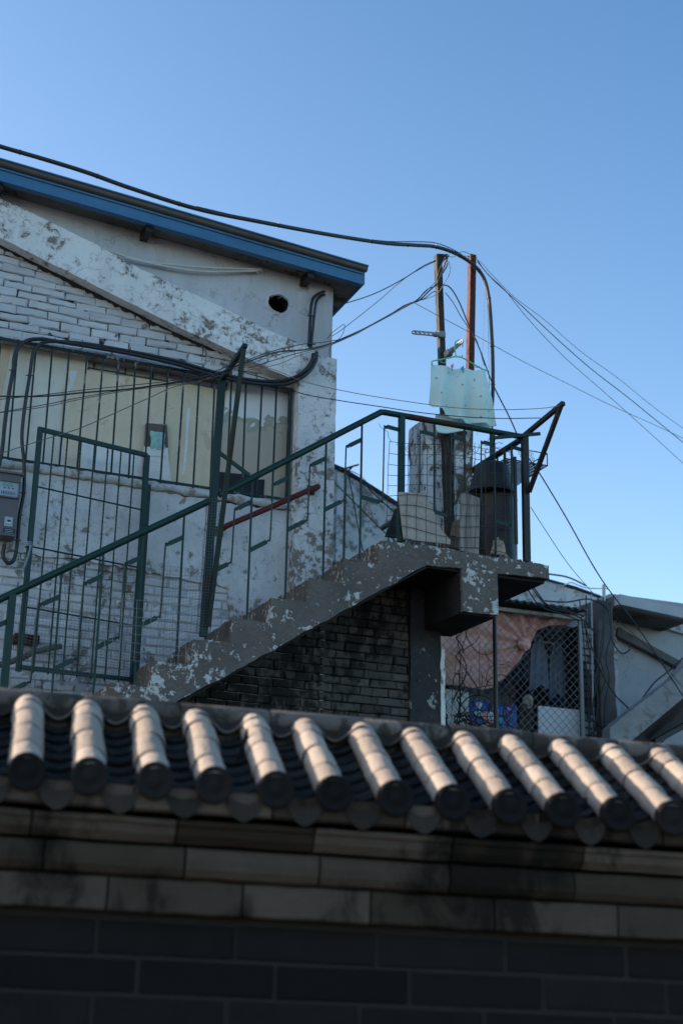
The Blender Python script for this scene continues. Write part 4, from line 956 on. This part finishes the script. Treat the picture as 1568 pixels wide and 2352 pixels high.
# corrugated roof
mb = MB(); xs0 = sx0-.3; xs1 = W(1349, 1420, YC-.2).x
def corr(u, v): X = xs0+(xs1-xs0)*u; return (X, YC-.2+1.9*v, ztop+.045+.3*v+.014*math.sin((X)*2*math.pi/.085))
mb.grid(corr, 300, 2, (0, 0, .012), smooth=True); mb.build('corrugated_roof', M['corr'], shed)
MB().bar((xs0, YC-.02, ztop+.0), (sx1+.03, YC-.02, ztop+.0), .035, .035, (0,0,1)).build('top_rail', M['sill'], shed)
MB().bar((sx1, YC, 0), (sx1, YC, ztop), .03, .03).build('white_post', M['gutterw'], shed)
# back and side walls
MB().box((sx0-.4, YC+1.35, 0), (sx1+.5, YC+1.5, ztop+.3)).build('back_wall', M['slate'], shed)
mb = MB(); xw = W(1258, 1560, YC+.75).x; bricks(mb, xw, sx1+.3, 2.0, ztop+.25, YC+.78, L=.24, H=.07, gap=.01); mb.build('side_brickwork', m_brick('white_black_brick', (.42,.41,.4), (.56,.55,.54), dirt=(.02,.02,.02), dirtamt=.55, scale=6), shed)
MB().box((xw+.005, YC+.8, 0), (sx1+.3, YC+1.34, ztop+.25)).build('inner_wall', M['dmortar'], shed)
xd0 = W(1160, 1600, YC+1.2).x; xd1 = W(1182, 1600, YC+1.2).x
MB().box((xd0, YC+1.2, 0), (xd1, YC+1.3, ztop)).build('door_jamb', M['sill'], shed)
MB().box((W(1192,1600,YC+1.2).x, YC+1.22, 0), (W(1242,1600,YC+1.2).x, YC+1.34, W(1215,1470,YC+1.2).z)).build('doorway', M['slate'], shed)
MB().box((W(1243,1600,YC+1.2).x, YC+1.2, 0), (W(1251,1600,YC+1.2).x, YC+1.34, ztop)).build('door_jamb', M['sill'], shed)
mb = MB().tube([(sx0+.6, YC+.5, ztop-.12), (sx1, YC+.5, ztop-.16)], .012, 6); mb.build('clothes_rail', M['sill'], shed)
# chain link
mb = MB(); x0_, x1_ = sx0+.02, sx1-.02; zb_ = 2.4; ztp = ztop-.02; cell = .086
def wavy(p, q):
    n = max(2, int((q-p).length/.03)); return [p.lerp(q, i/n)+Vector((0, .004*math.sin(i*math.pi), 0)) for i in range(n+1)]
k = -40
Hh = ztp-zb_; Wd = x1_-x0_
c0 = x0_-Hh
while c0 < x1_:
    for sgn in (1, -1):
        # line z = zb + (x-c0)  or mirrored
        if sgn == 1: A_ = (max(c0, x0_), ); xa_ = max(c0, x0_); xb_ = min(c0+Hh, x1_); f_ = lambda X: zb_+(X-c0)
        else: c1_ = c0+Hh; xa_ = max(c0, x0_); xb_ = min(c1_, x1_); f_ = lambda X: ztp-(X-c0)
        if xb_-xa_ > .02:
            n = max(2, int((xb_-xa_)/.06)); P = []
            for i in range(n+1):
                X = xa_+(xb_-xa_)*i/n; P.append(Vector((X+.006*mnoise.noise(Vector((X*5, f_(X)*5, 1))), YC-.02+.03*mnoise.noise(Vector((X*2, f_(X)*2, 0)))+.003*sgn, f_(X)+.006*mnoise.noise(Vector((X*5, f_(X)*5, 7))))))
            mb.tube(P, .0028, 4, cap=False)
    c0 += cell
tag(mb.build('chain_link_fence', M['gwire']), 'chain-link mesh closing the front of the lean-to', 'fence')
# pink curtain
tb = [(1000,1410,1568),(1040,1410,1574),(1080,1409,1580),(1110,1408,1583),(1135,1408,1578),(1160,1408,1556),(1180,1408,1530),(1200,1408,1506),(1215,1409,1484),(1232,1410,1448),(1255,1411,1438),(1300,1412,1434),(1324,1414,1424)]
def cu(u, v):
    s = u*(len(tb)-1); i = min(int(s), len(tb)-2); f_ = s-i; x_ = tb[i][0]+(tb[i+1][0]-tb[i][0])*f_; y0 = tb[i][1]+(tb[i+1][1]-tb[i][1])*f_; y1 = tb[i][2]+(tb[i+1][2]-tb[i][2])*f_
    p = W(x_, y0+(y1-y0)*v, YC+.07); kx, ky = 1205, 1478; dx = x_-kx; dy = (y0+(y1-y0)*v)-ky; ang = math.atan2(dy, dx)
    p.y += .035*math.sin(ang*12+.6*math.sin(math.hypot(dx, dy)*.03))*min(1, math.hypot(dx, dy)/70) + .03*mnoise.noise(Vector((x_*.015, (y0+(y1-y0)*v)*.02, 3)))
    return p
cur = MB().grid(cu, 150, 70, (0, .008, 0)).build('curtain', M['curtain']); tag(cur, 'pink and orange curtain tied in a knot behind the chain-link mesh', 'curtain')
kn = W(1203, 1479, YC+.02); mb = MB(); mb.grid(lambda u, v: kn + Vector((.075*math.cos(2*math.pi*u)*math.sin(math.pi*v), .05*math.sin(2*math.pi*u)*math.sin(math.pi*v), .07*math.cos(math.pi*v)))*1.0 + Vector((1,1,1))*.014*mnoise.noise(Vector((math.cos(2*math.pi*u)*2.5, math.sin(2*math.pi*u)*2.5, v*6))), 24, 16)
o = mb.build('knot', M['curtain'], cur); o.location = -cur.location
# hanging clothes
def garment(px0, px1, py0, py1, Y, mat, lab, flare=.25, seed=1):
    a = W(px0, py0, Y); b = W(px1, py0, Y); c = W((px0+px1)/2, py1, Y); cx = (a.x+b.x)/2; wd = (b.x-a.x)/2; h = a.z-c.z
    def fn(u, v):
        sh_ = (.35+.65*min(1, v*3)); w_ = wd*sh_*(1+flare*v); th = 2*math.pi*u
        return Vector((cx + w_*math.cos(th)*(1+.1*math.sin(5*th+seed)), Y + .05*math.sin(th)*(1+.5*math.sin(7*th+seed+2*v)), a.z-h*v + .03*math.sin(4*th+seed)*v))
    return tag(MB().grid(fn, 44, 14).build('hanging_garment', M[mat]), lab, 'clothing')
garment(1150, 1187, 1466, 1570, YC+.5, 'denim', 'dark blue jacket hanging at the left of the lean-to rail', .2, 1)
garment(1174, 1208, 1462, 1560, YC+.45, 'denim', 'dark garment hanging beside the curtain knot', .0, 3)
garment(1216, 1250, 1458, 1580, YC+.45, 'greycloth', 'grey-blue jacket hanging in the middle of the lean-to', .25, 2)
garment(1262, 1290, 1475, 1596, YC+.48, 'greycloth', 'light blue trousers hanging at the right of the rail', .2, 4)
garment(1268, 1290, 1530, 1610, YC+.55, 'bluec', 'bright blue cloth hanging below the light blue trousers', .2, 5)
# goods on the floor of the shed
FZ = 2.35
def crate(px0, px1, py0, Y, mat, name, lab, cat, dep=.3, tilt=0):
    a = W(px0, py0, Y); b = W(px1, py0, Y); mb = MB()
    mb.box((a.x, Y, FZ), (b.x, Y+dep, a.z)); o = mb.build(name, M[mat], None, sub=.12, rough=.005); return tag(o, lab, cat)
crate(1016, 1076, 1582, YC+.15, 'foam', 'foam_box', 'white foam box at the left end of the lean-to', 'box', .35)
bagp = thing('shopping_bag', 'blue patterned shopping bag between the foam box and the white board', 'bag', (W(1130,1640,YC+.2).x, YC+.2, FZ))
a = W(1078, 1610, YC+.2); b = W(1186, 1610, YC+.2)
mb = MB(); mb.grid(lambda u, v: (a.x+(b.x-a.x)*u, YC+.2+.02*mnoise.noise(Vector((u*4, v*4, 5)))-.02*math.sin(3.1*u), a.z+.01*math.sin(u*7) - (a.z-FZ)*v), 30, 20, (0, .16, 0)); mb.build('body', M['blueb'], bagp)
for i, (px, py, s, mt_) in enumerate(((1122,1650,.075,'pink'),(1126,1645,.045,'foam'),(1098,1640,.04,'cyan'),(1100,1620,.035,'foam'),(1168,1628,.02,'pink'),(1173,1636,.016,'redpipe'),(1150,1655,.03,'peg'),(1110,1672,.04,'cyan'))):
    c = W(px, py, YC+.158-.002*i); MB().prism([c + Vector((s*math.cos(k*.7)*(1+.3*math.sin(k*2.1)), 0, s*math.sin(k*.7))) for k in range(9)], (0, .003, 0)).build('printed_flower', M[mt_], bagp)
MB().box((W(1143,1610,YC).x, YC+.162, FZ), (W(1147,1610,YC).x, YC+.17, a.z)).build('red_stripe', M['redpipe'], bagp)
board_w = MB().prism([W(1236,1621,YC+.1), W(1331,1631,YC+.1), W(1331,1720,YC+.1), W(1236,1720,YC+.1)], (0,.02,0)).build('white_sheet', M['white']); tag(board_w, 'white plastic sheet leaning behind the mesh at the right of the lean-to', 'sheet')
bn = W(1208, 1650, YC+.25); mb = MB(); mb.grid(lambda u, v: bn + Vector((.09*math.cos(2*math.pi*u), .07*math.sin(2*math.pi*u), 0))*math.sin(math.pi*min(1,v*.9+.05)) + Vector((0,0,.24*(v-.5)*-2)) + Vector((1,1,1))*.03*mnoise.noise(Vector((math.cos(6.28*u)*2, math.sin(6.28*u)*2, v*5))), 26, 26)
tag(mb.build('sack', m_plain('woven_dark_sack', (.06,.05,.04), .95, .6, 16)), 'dark woven sack between the blue bag and the white sheet', 'sack')
bn2 = W(1211, 1612, YC+.2); mb = MB(); mb.grid(lambda u, v: bn2 + Vector((.06*math.cos(2*math.pi*u)*math.sin(math.pi*v), .05*math.sin(2*math.pi*u)*math.sin(math.pi*v), .07*math.cos(math.pi*v))) + Vector((1,1,1))*.025*mnoise.noise(Vector((math.cos(6.28*u)*3, math.sin(6.28*u)*3, v*6))), 22, 16)
tag(mb.build('cloth_bundle', M['shell']), 'pale crumpled cloth bundle on top of the dark sack', 'cloth')
crate(1062, 1165, 1568, YC+.9, 'greycloth', 'storage_box', 'grey-blue covered box deep in the lean-to above the blue bag', 'box', .3)
# vines
mb = MB(); random.seed(21)
for k in range(44):
    p = W(U(1026,1165), 1715 if k < 40 else U(1470,1700), YC-.22+U(-.1,.08)); d = Vector((U(-.4,.4), 0, 1)).normalized(); P = [p]; tgt = U(14, 30); curl = U(-.35,.35)
    for q_ in range(int(tgt)):
        curl += U(-.12,.12); curl = max(-.5, min(.5, curl)); ca, sa = math.cos(curl), math.sin(curl); d = Vector((d.x*ca-d.z*sa, d.y+U(-.05,.05), d.x*sa+d.z*ca)).normalized()
        nx = P[-1]+d*.055
        if nx.x < sx0+.03 or nx.x > sx0+.72: d.x = -d.x
        if nx.z > ztop-.12: d.z = -abs(d.z)
        d.y = max(-.2, min(.2, d.y)); P.append(P[-1]+d*.055)
    Q = spline(P, 3); r0 = U(.0035, .0085); mb.tube(Q, [r0*(1-.6*i/len(Q)) for i in range(len(Q))], 5)
tag(mb.build('dry_vine', M['vine']), 'tangled bare brown vine climbing the left half of the chain-link front', 'vine')
random.seed(11)
vp_ = W(1137, 1550, 10.9); tag(MB().tube([(vp_.x, 10.9, 0), (vp_.x, 10.9, LZ-.14)], .02, 10).build('support_pole', M['cable']), 'thin black steel pole under the landing in front of the curtain', 'pole')
o = bpy.data.objects['support_pole']; 
# twin pier of white and black bricks plus grey column
YK = 12.35
pier = thing('brick_pier', 'narrow pier of white bricks with black gaps right of the lean-to post', 'pier', (W(1350,1600,YK).x, YK, 0))
xa = sx1+.03; xb = W(1368,1560,YK).x; xc = W(1402,1560,YK).x; zt_ = W(1360,1440,YK).z
mb = MB(); bricks(mb, xa, xb, 2.0, zt_, YK, L=.19, H=.075, gap=.014, skip=.06); mb.build('brickwork', m_brick('pier_brick', (.38,.37,.36), (.5,.49,.48), dirt=(.03,.028,.026), dirtamt=.45, scale=7), pier)
MB().box((xa, YK+.028, 0), (xb, YK+.3, zt_)).build('core', M['slate'], pier)
MB().box((xa-.1, YK+.1, zt_), (xb+.02, YK+.5, W(1360,1395,YK).z)).build('cap', M['farwall'], pier)
cl_ = thing('grey_column', 'dark grey rendered column carrying a tangle of black cables', 'column', (xc-.06, YK, 0))
MB().box((xb-.005, YK-.08, 0), (xc, YK+.25, W(1385,1385,YK).z)).build('shaft', M['coldark'], cl_, sub=.1, rough=.01)
for pts in ((1362,),):
    pass
tag(MB().tube([W(1357,1365,YK-.15), W(1359,1500,YK-.15), W(1362,1700,YK-.15)], .009, 6).build('grey_conduit', M['gutterw']), 'thin grey conduit standing beside the brick pier', 'pipe')
tag(MB().tube([W(1386,1343,YK+.1), W(1386,1405,YK+.1)], .018, 8).build('white_pipe', M['pipew']), 'short white plastic pipe sticking up above the grey column', 'pipe')
random.seed(5)
for k, (x0_, x1_, lab) in enumerate(((1330,1350,'left strand'),(1345,1352,'second strand'),(1372,1368,'third strand'),(1384,1362,'fourth strand'),(1392,1375,'fifth strand'),(1400,1385,'right strand'))):
    pts = [(x0_, 1372+U(-5,10), YK-.12)] + [(x0_+(x1_-x0_)*t_+U(-8,8), 1400+t_*270, YK-.16) for t_ in (.2,.4,.6,.8)] + [(x1_+U(-6,4), 1720, YK-.16)]
    wire(pts, .008 if k % 2 else .0065, 'cable', 'black cable hanging down the grey column, ' + lab + ' counted from the left', 'cable', 'cable', group='black cables hanging down the grey column')
for pts, lab in (([(1216,1345),(1250,1385),(1300,1402),(1340,1415)], 'black cable draped over the corrugated roof, highest of three'), ([(1225,1350),(1262,1395),(1310,1408),(1345,1430),(1370,1460)], 'black cable draped over the corrugated roof, middle of three'), ([(1205,1345),(1240,1392),(1290,1410),(1330,1425)], 'black cable draped over the corrugated roof, lowest of three'),
    ([(1250,1380),(1300,1383),(1350,1376),(1390,1395),(1400,1430),(1405,1470),(1425,1500),(1445,1492),(1442,1478)], 'thick black cable curling into a hook on the right building'),
    ([(1340,1430),(1370,1520),(1400,1580),(1430,1615),(1455,1626),(1500,1570),(1530,1545),(1580,1500)], 'black cable sagging from the pier to the right edge'),
    ([(1350,1690),(1380,1670),(1420,1660),(1452,1630),(1510,1580),(1580,1520)], 'black cable rising from the pier foot to the right edge'),
    ([(1345,1640),(1400,1680),(1450,1632),(1500,1628),(1570,1618)], 'thin black wire across the foot of the right wall')):
    wire([(a, b, 12.05) for a, b in pts], .008, 'cable', lab)
# right building
YQ = 12.75
rb = thing('right_building', 'pale rendered building with a grey gutter at the right edge', 'building', (W(1480,1600,YQ).x, YQ, 0))
xl = W(1408,1550,YQ).x; ztl = W(1410,1385,YQ).z
MB().box((xl, YQ, 0), (xl+3.2, YQ+3, ztl+.1)).build('wall', M['rightwall'], rb)
MB().box((xl-.03, YQ-.05, 0), (xl+.03, YQ, ztl-.12)).build('corner_strip', M['farwall'], rb, sub=.08, rough=.008)
g0 = W(1416,1372,YQ-.5); g1 = W(1580,1408,YQ-.5)
MB().bar(g0+Vector((0,0,-.03)), g1+Vector((0,0,-.03)), .11, .1, (0,1,0)).build('gutter', M['gutterw'], rb)
mb = MB(); mb.prism([g0+Vector((0,.05,-.1)), g1+Vector((0,.05,-.1)), g1+Vector((0,.05,.03)), g0+Vector((0,.05,.03))], (0, 3.2, 0)); mb.build('eave', M['roofdeck'], rb)
mb = MB(); mb.prism([W(a, b, YQ-.09) for a, b in ((1416,1460),(1480,1492),(1580,1545),(1580,1528),(1480,1474),(1420,1440))], (0,.1,0)); mb.build('sloping_ledge', M['coldark'], rb)
mb = MB(); mb.prism([W(a, b, YQ-.04) for a, b in ((1490,1395),(1600,1418),(1600,1465),(1520,1440),(1490,1425))], (0,.05,0)); mb.build('patched_plaster', M['sill'], rb, sub=.08, rough=.01)
# second stair at right edge
s2 = thing('side_stair', 'diagonal concrete stair beam rising to the right edge, dark underneath', 'staircase', W(1480,1680,11.7))
mb = MB(); mb.prism([W(a, b, 11.7) for a, b in ((1400,1672),(1425,1650),(1500,1592),(1545,1558),(1580,1518),(1680,1440),(1680,1512),(1568,1603),(1455,1697),(1420,1730),(1400,1730))], (0,.14,0)); mb.build('stair_beam', M['sidestair'], s2)
a_, b_, c_, d_ = W(1600,1577,11.7), W(1440,1710,11.7), W(1490,1735,12.2), W(1640,1590,12.2)
mb = MB(); mb.prism([a_, b_, c_, d_], (0,.05,.03)); mb.build('stair_soffit', M['brownsteel'], s2)  # concrete underside in a near-black material: its shade is put into the colour
mb = MB(); mb.bar(W(1500,1705,11.9), W(1600,1650,11.9), .05, .08); mb.build('lower_strut', M['brownsteel'], s2)

# ================================================================== FRONT COURTYARD WALL
fa = R(9.3)
tilt = -.023
MF = Matrix(((math.cos(fa), math.sin(fa), 0, 0), (-math.sin(fa), math.cos(fa), 0, 0), (tilt, 0, 1, 0), (0, 0, 0, 1)))
fw = thing('courtyard_wall', 'dark grey brick wall capped with round clay roof tiles, in the foreground', 'wall', MF @ Vector((1.3, 5.3, 0)))
UA, UB = -1.6, 4.6
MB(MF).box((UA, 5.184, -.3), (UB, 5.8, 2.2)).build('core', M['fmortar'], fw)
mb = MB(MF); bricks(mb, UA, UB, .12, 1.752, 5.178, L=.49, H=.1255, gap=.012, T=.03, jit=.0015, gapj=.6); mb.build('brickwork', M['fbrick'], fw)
def course(name, z0, z1, v0, L, off, profile=None, mat='cornice'):
    mb = MB(MF); u = UA + off
    while u < UB:
        l = L*U(.97, 1.03); g = .004; r_ = rnd(); v0_ = v0 + U(-.003,.003)
        pr = profile or [(0,0),(.0,1)]
        c = [(v0_+dv, z0+(z1-z0)*t_) for dv, t_ in pr]; n = len(c)
        vs = [(u+g, v, z) for v, z in c] + [(u+g, 5.3, z1), (u+g, 5.3, z0)] + [(u+l-g, v, z) for v, z in c] + [(u+l-g, 5.3, z1), (u+l-g, 5.3, z0)]
        N = n+2; fs = [tuple(range(N)), tuple(range(N, 2*N))[::-1]] + [(i, (i+1) % N, N+(i+1) % N, N+i) for i in range(N)]
        mb.add(vs, fs, r_); u += l
    return mb.build(name, M[mat], fw, sub=.07, rough=.004, rscale=9)
course('cornice_course', 1.775, 1.888, 5.115, .475, .1, [(.006,0),(0,.06),(0,.94),(.006,1)])
course('cornice_course', 1.893, 1.998, 5.075, .47, .36, [(.045,0),(.022,.08),(.006,.3),(0,.6),(.006,.94),(.014,1)])
course('cornice_course', 2.008, 2.088, 5.035, .5, .22, [(.03,0),(.006,.35),(.0,.72),(-.012,.75),(-.014,.95),(-.008,1)])
course('cornice_course', 2.108, 2.19, 5.0, .5, .05, [(.01,0),(0,.1),(0,1)])
# tile roof : local slope frame
sl = R(30); V0 = 5.0; Z0 = 2.205; RT_ = .057
def SP(u, s, h): return Vector((u, V0 + s*math.cos(sl) - h*math.sin(sl), Z0 + s*math.sin(sl) + h*math.cos(sl)))
tiles = MB(MF); tiles.add([SP(UA,-.02,-.07), SP(UB,-.02,-.07), SP(UB,.66,-.07), SP(UA,.66,-.07), SP(UA,-.02,-.1), SP(UB,-.02,-.1), SP(UB,.66,-.12), SP(UA,.66,-.12)], [(0,1,2,3),(4,5,6,7),(0,1,5,4),(1,2,6,5),(2,3,7,6),(3,0,4,7)])
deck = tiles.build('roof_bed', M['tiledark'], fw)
us = []; u = .083 - .2155*7
while u < UB-.2: us.append(u); u += .2155
SL = .62
for i, u in enumerate(us):
    u += U(-.006,.006)
    # round cover tiles in a row: 4 segments with a slight step at each joint
    mb = MB(MF); n = 18; segs = [0, .16+U(-.015,.015), .325+U(-.015,.015), .48+U(-.015,.015), SL]
    for k in range(4):
        a_, b_ = segs[k], segs[k+1]; r_ = rnd(); uo = U(-.005,.005); rings = [(a_, RT_-.001), (a_+.006, RT_+.002), (b_-.012, RT_), (b_-.006, RT_-.004), (b_+.004, RT_-.004)]
        vs = []
        for s_, rr in rings:
            for q_ in range(n+1):
                th = math.pi*(-.08+1.16*q_/n); vs.append(SP(u+uo+rr*math.cos(th), s_, rr*math.sin(th)))
        m_ = n+1; mb.add(vs, [(j*m_+q_, j*m_+q_+1, (j+1)*m_+q_+1, (j+1)*m_+q_) for j in range(len(rings)-1) for q_ in range(n)], r_, True)
    row = mb.build('tile_row', M['tile'], fw, sub=.045, rough=.0035, rscale=16, fixn=False)
    # round end disc with raised rim and boss
    mb = MB(MF); n = 28; rr = [(RT_+.008, .03), (RT_+.008, -.008), (RT_-.006, -.01), (RT_-.012, -.002), (RT_*.45, -.002), (RT_*.38, -.007), (0.001, -.009)]
    tlt = R(6); vs = []
    for r_, s_ in rr:
        for q_ in range(n):
            th = 2*math.pi*q_/n; vs.append(Vector((u + r_*math.cos(th), V0 - .022 + s_, Z0 + r_*math.sin(th) + .004)))
    mb.add(vs, [(j*n+q_, j*n+(q_+1) % n, (j+1)*n+(q_+1) % n, (j+1)*n+q_) for j in range(len(rr)-1) for q_ in range(n)], rnd(), True)
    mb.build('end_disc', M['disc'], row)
    # trough tiles between this row and the next
    uc = u + .2155/2; hw = .074
    mb = MB(MF); nr = 7; st = .088
    for k in range(nr):
        s0 = -.012 + k*st; s1 = s0 + st + .035; r_ = rnd(); o_ = U(-.003,.003)
        def fn(a, b, s0=s0, s1=s1, o_=o_):
            x_ = (2*a-1); return SP(uc+x_*hw, s0+(s1-s0)*b, -.062 + .03*x_*x_ + .020*(1-b)+o_ - .002)
        mb.grid(fn, 10, 2, tuple(SP(0,0,-.012)-SP(0,0,0)), r_)
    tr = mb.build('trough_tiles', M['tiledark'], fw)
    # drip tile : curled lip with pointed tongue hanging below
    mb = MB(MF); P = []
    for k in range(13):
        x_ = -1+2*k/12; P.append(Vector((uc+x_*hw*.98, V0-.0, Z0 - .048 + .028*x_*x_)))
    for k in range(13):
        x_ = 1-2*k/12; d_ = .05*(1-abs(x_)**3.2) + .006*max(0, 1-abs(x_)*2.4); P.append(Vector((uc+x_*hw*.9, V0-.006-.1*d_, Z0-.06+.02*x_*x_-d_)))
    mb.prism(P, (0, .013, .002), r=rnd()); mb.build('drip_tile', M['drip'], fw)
# ridge : half-round capping tiles with mortar scallops beneath
mb = MB(MF); u = UA; zr0 = SP(0, SL, 0)
scal = MB(MF)
def sfn(a, b):
    u_ = UA+(UB-UA)*a; ph = ((u_-.083) / .2155) % 1.0; d_ = .5+.5*math.cos(2*math.pi*ph)   # 1 at row centre, 0 mid trough
    low = SP(0, SL-.04, RT_*d_*1.0-.028+.012*d_); zt = zr0.z+.052; vt = zr0.y+.01
    return Vector((u_, low.y+(vt-low.y)*b, low.z+(zt-low.z)*b + .004*mnoise.noise(Vector((u_*9, b*3, 1)))))
scal.grid(sfn, 430, 5, (0, .03, 0)); scal.build('ridge_mortar', M['drip'], fw)
def sfn2(a, b):
    u_ = UA+(UB-UA)*a; ph = ((u_-.083) / .2155) % 1.0; d_ = .5+.5*math.cos(2*math.pi*ph)
    low = SP(0, SL-.045, RT_*d_-.024+.012*d_); t_ = b*2*math.pi
    return Vector((u_, low.y+.008*math.cos(t_)-.012, low.z+.007*math.sin(t_)+.005))
sca = MB(MF).grid(sfn2, 430, 6); sca.build('ridge_lip', M['ridge'], fw)
while u < UB:
    l = .37*U(.95,1.05); r_ = rnd(); rr = .048; o_ = U(-.003, .004); n = 12
    rings = [(u, rr*.97), (u+.01, rr), (u+l-.015, rr), (u+l-.004, rr*.93)]
    vs = [Vector((uu, zr0.y+.045+rq*1.2*math.cos(math.pi*(1.15-1.3*q_/n)), zr0.z+.03+o_+rq*math.sin(math.pi*(1.15-1.3*q_/n)))) for uu, rq in rings for q_ in range(n+1)]
    m_ = n+1; mb.add(vs, [(j*m_+q_, j*m_+q_+1, (j+1)*m_+q_+1, (j+1)*m_+q_) for j in range(3) for q_ in range(n)], r_, True); u += l
mb.build('ridge_tiles', M['ridge'], fw)
for u_, s_, h_ in ((.083+.2155*4-.07, .36, .13), (.083+.2155*10-.07, .12, .07)):
    b_ = SP(u_, s_, -.04); MB(MF).add([b_+Vector((-.02,0,0)), b_+Vector((.03,0,.0)), b_+Vector((.02,.03,.02)), b_+Vector((.02,.0,h_)), b_+Vector((.008,.012,h_*.8))], [(0,1,3),(1,2,3),(2,4,3),(0,4,2),(0,3,4),(0,2,1)]).build('tile_shard', M['disc'], fw)
MB(MF).box((UA, zr0.y+.0, zr0.z-.2), (UB, zr0.y+.1, zr0.z+.03)).build('ridge_core', M['ridge'], fw)

# ================================================================== LIGHT
az, el = R(27), R(20)          # sun comes from the left, a little behind the house plane
S = Vector((-math.cos(az)*math.cos(el), math.sin(az)*math.cos(el), math.sin(el)))
ld = bpy.data.lights.new('sun', 'SUN'); lo = bpy.data.objects.new('sun', ld); COL.objects.link(lo)
lo.rotation_euler = S.to_track_quat('Z', 'Y').to_euler(); ld.energy = 5; ld.angle = R(.5); ld.color = (1, .83, .66)
wd = bpy.data.worlds.new('World'); sc.world = wd; wd.use_nodes = True; nt = wd.node_tree
sky = nt.nodes.new('ShaderNodeTexSky'); sky.sky_type = 'NISHITA'; sky.sun_disc = False; sky.sun_elevation = el
sky.sun_rotation = math.atan2(S.x, S.y); sky.altitude = 50; sky.air_density = 1.0; sky.dust_density = .7; sky.ozone_density = 1.2
tcw = nt.nodes.new('ShaderNodeTexCoord'); dp = nt.nodes.new('ShaderNodeVectorMath'); dp.operation = 'DOT_PRODUCT'
dp.inputs[1].default_value = (-.5*S.x, -.5*S.y, .9-.5*S.z); nt.links.new(tcw.outputs['Generated'], dp.inputs[0])   # air is deepest blue high up and at right angles to the sun
rmp = nt.nodes.new('ShaderNodeValToRGB'); nt.links.new(dp.outputs['Value'], rmp.inputs[0]); e_ = rmp.color_ramp.elements
e_[0].position = .14; e_[0].color = (1, 1, 1, 1); e_[1].position = .56; e_[1].color = (.52, .76, .87, 1)
gmn = nt.nodes.new('ShaderNodeGamma'); gmn.inputs[1].default_value = 1.12; nt.links.new(sky.outputs[0], gmn.inputs[0]); mxw = nt.nodes.new('ShaderNodeMix'); mxw.data_type = 'RGBA'; mxw.blend_type = 'MULTIPLY'; mxw.inputs[0].default_value = 1
nt.links.new(gmn.outputs[0], mxw.inputs[6]); nt.links.new(rmp.outputs[0], mxw.inputs[7]); nt.links.new(mxw.outputs[2], nt.nodes['Background'].inputs[0]); nt.nodes['Background'].inputs[1].default_value = .15
sc.view_settings.view_transform = 'Standard'; sc.view_settings.look = 'None'; sc.view_settings.gamma = 1; sc.view_settings.exposure = .92
sc.cycles.max_bounces = 5; sc.cycles.diffuse_bounces = 3; sc.cycles.use_denoising = True
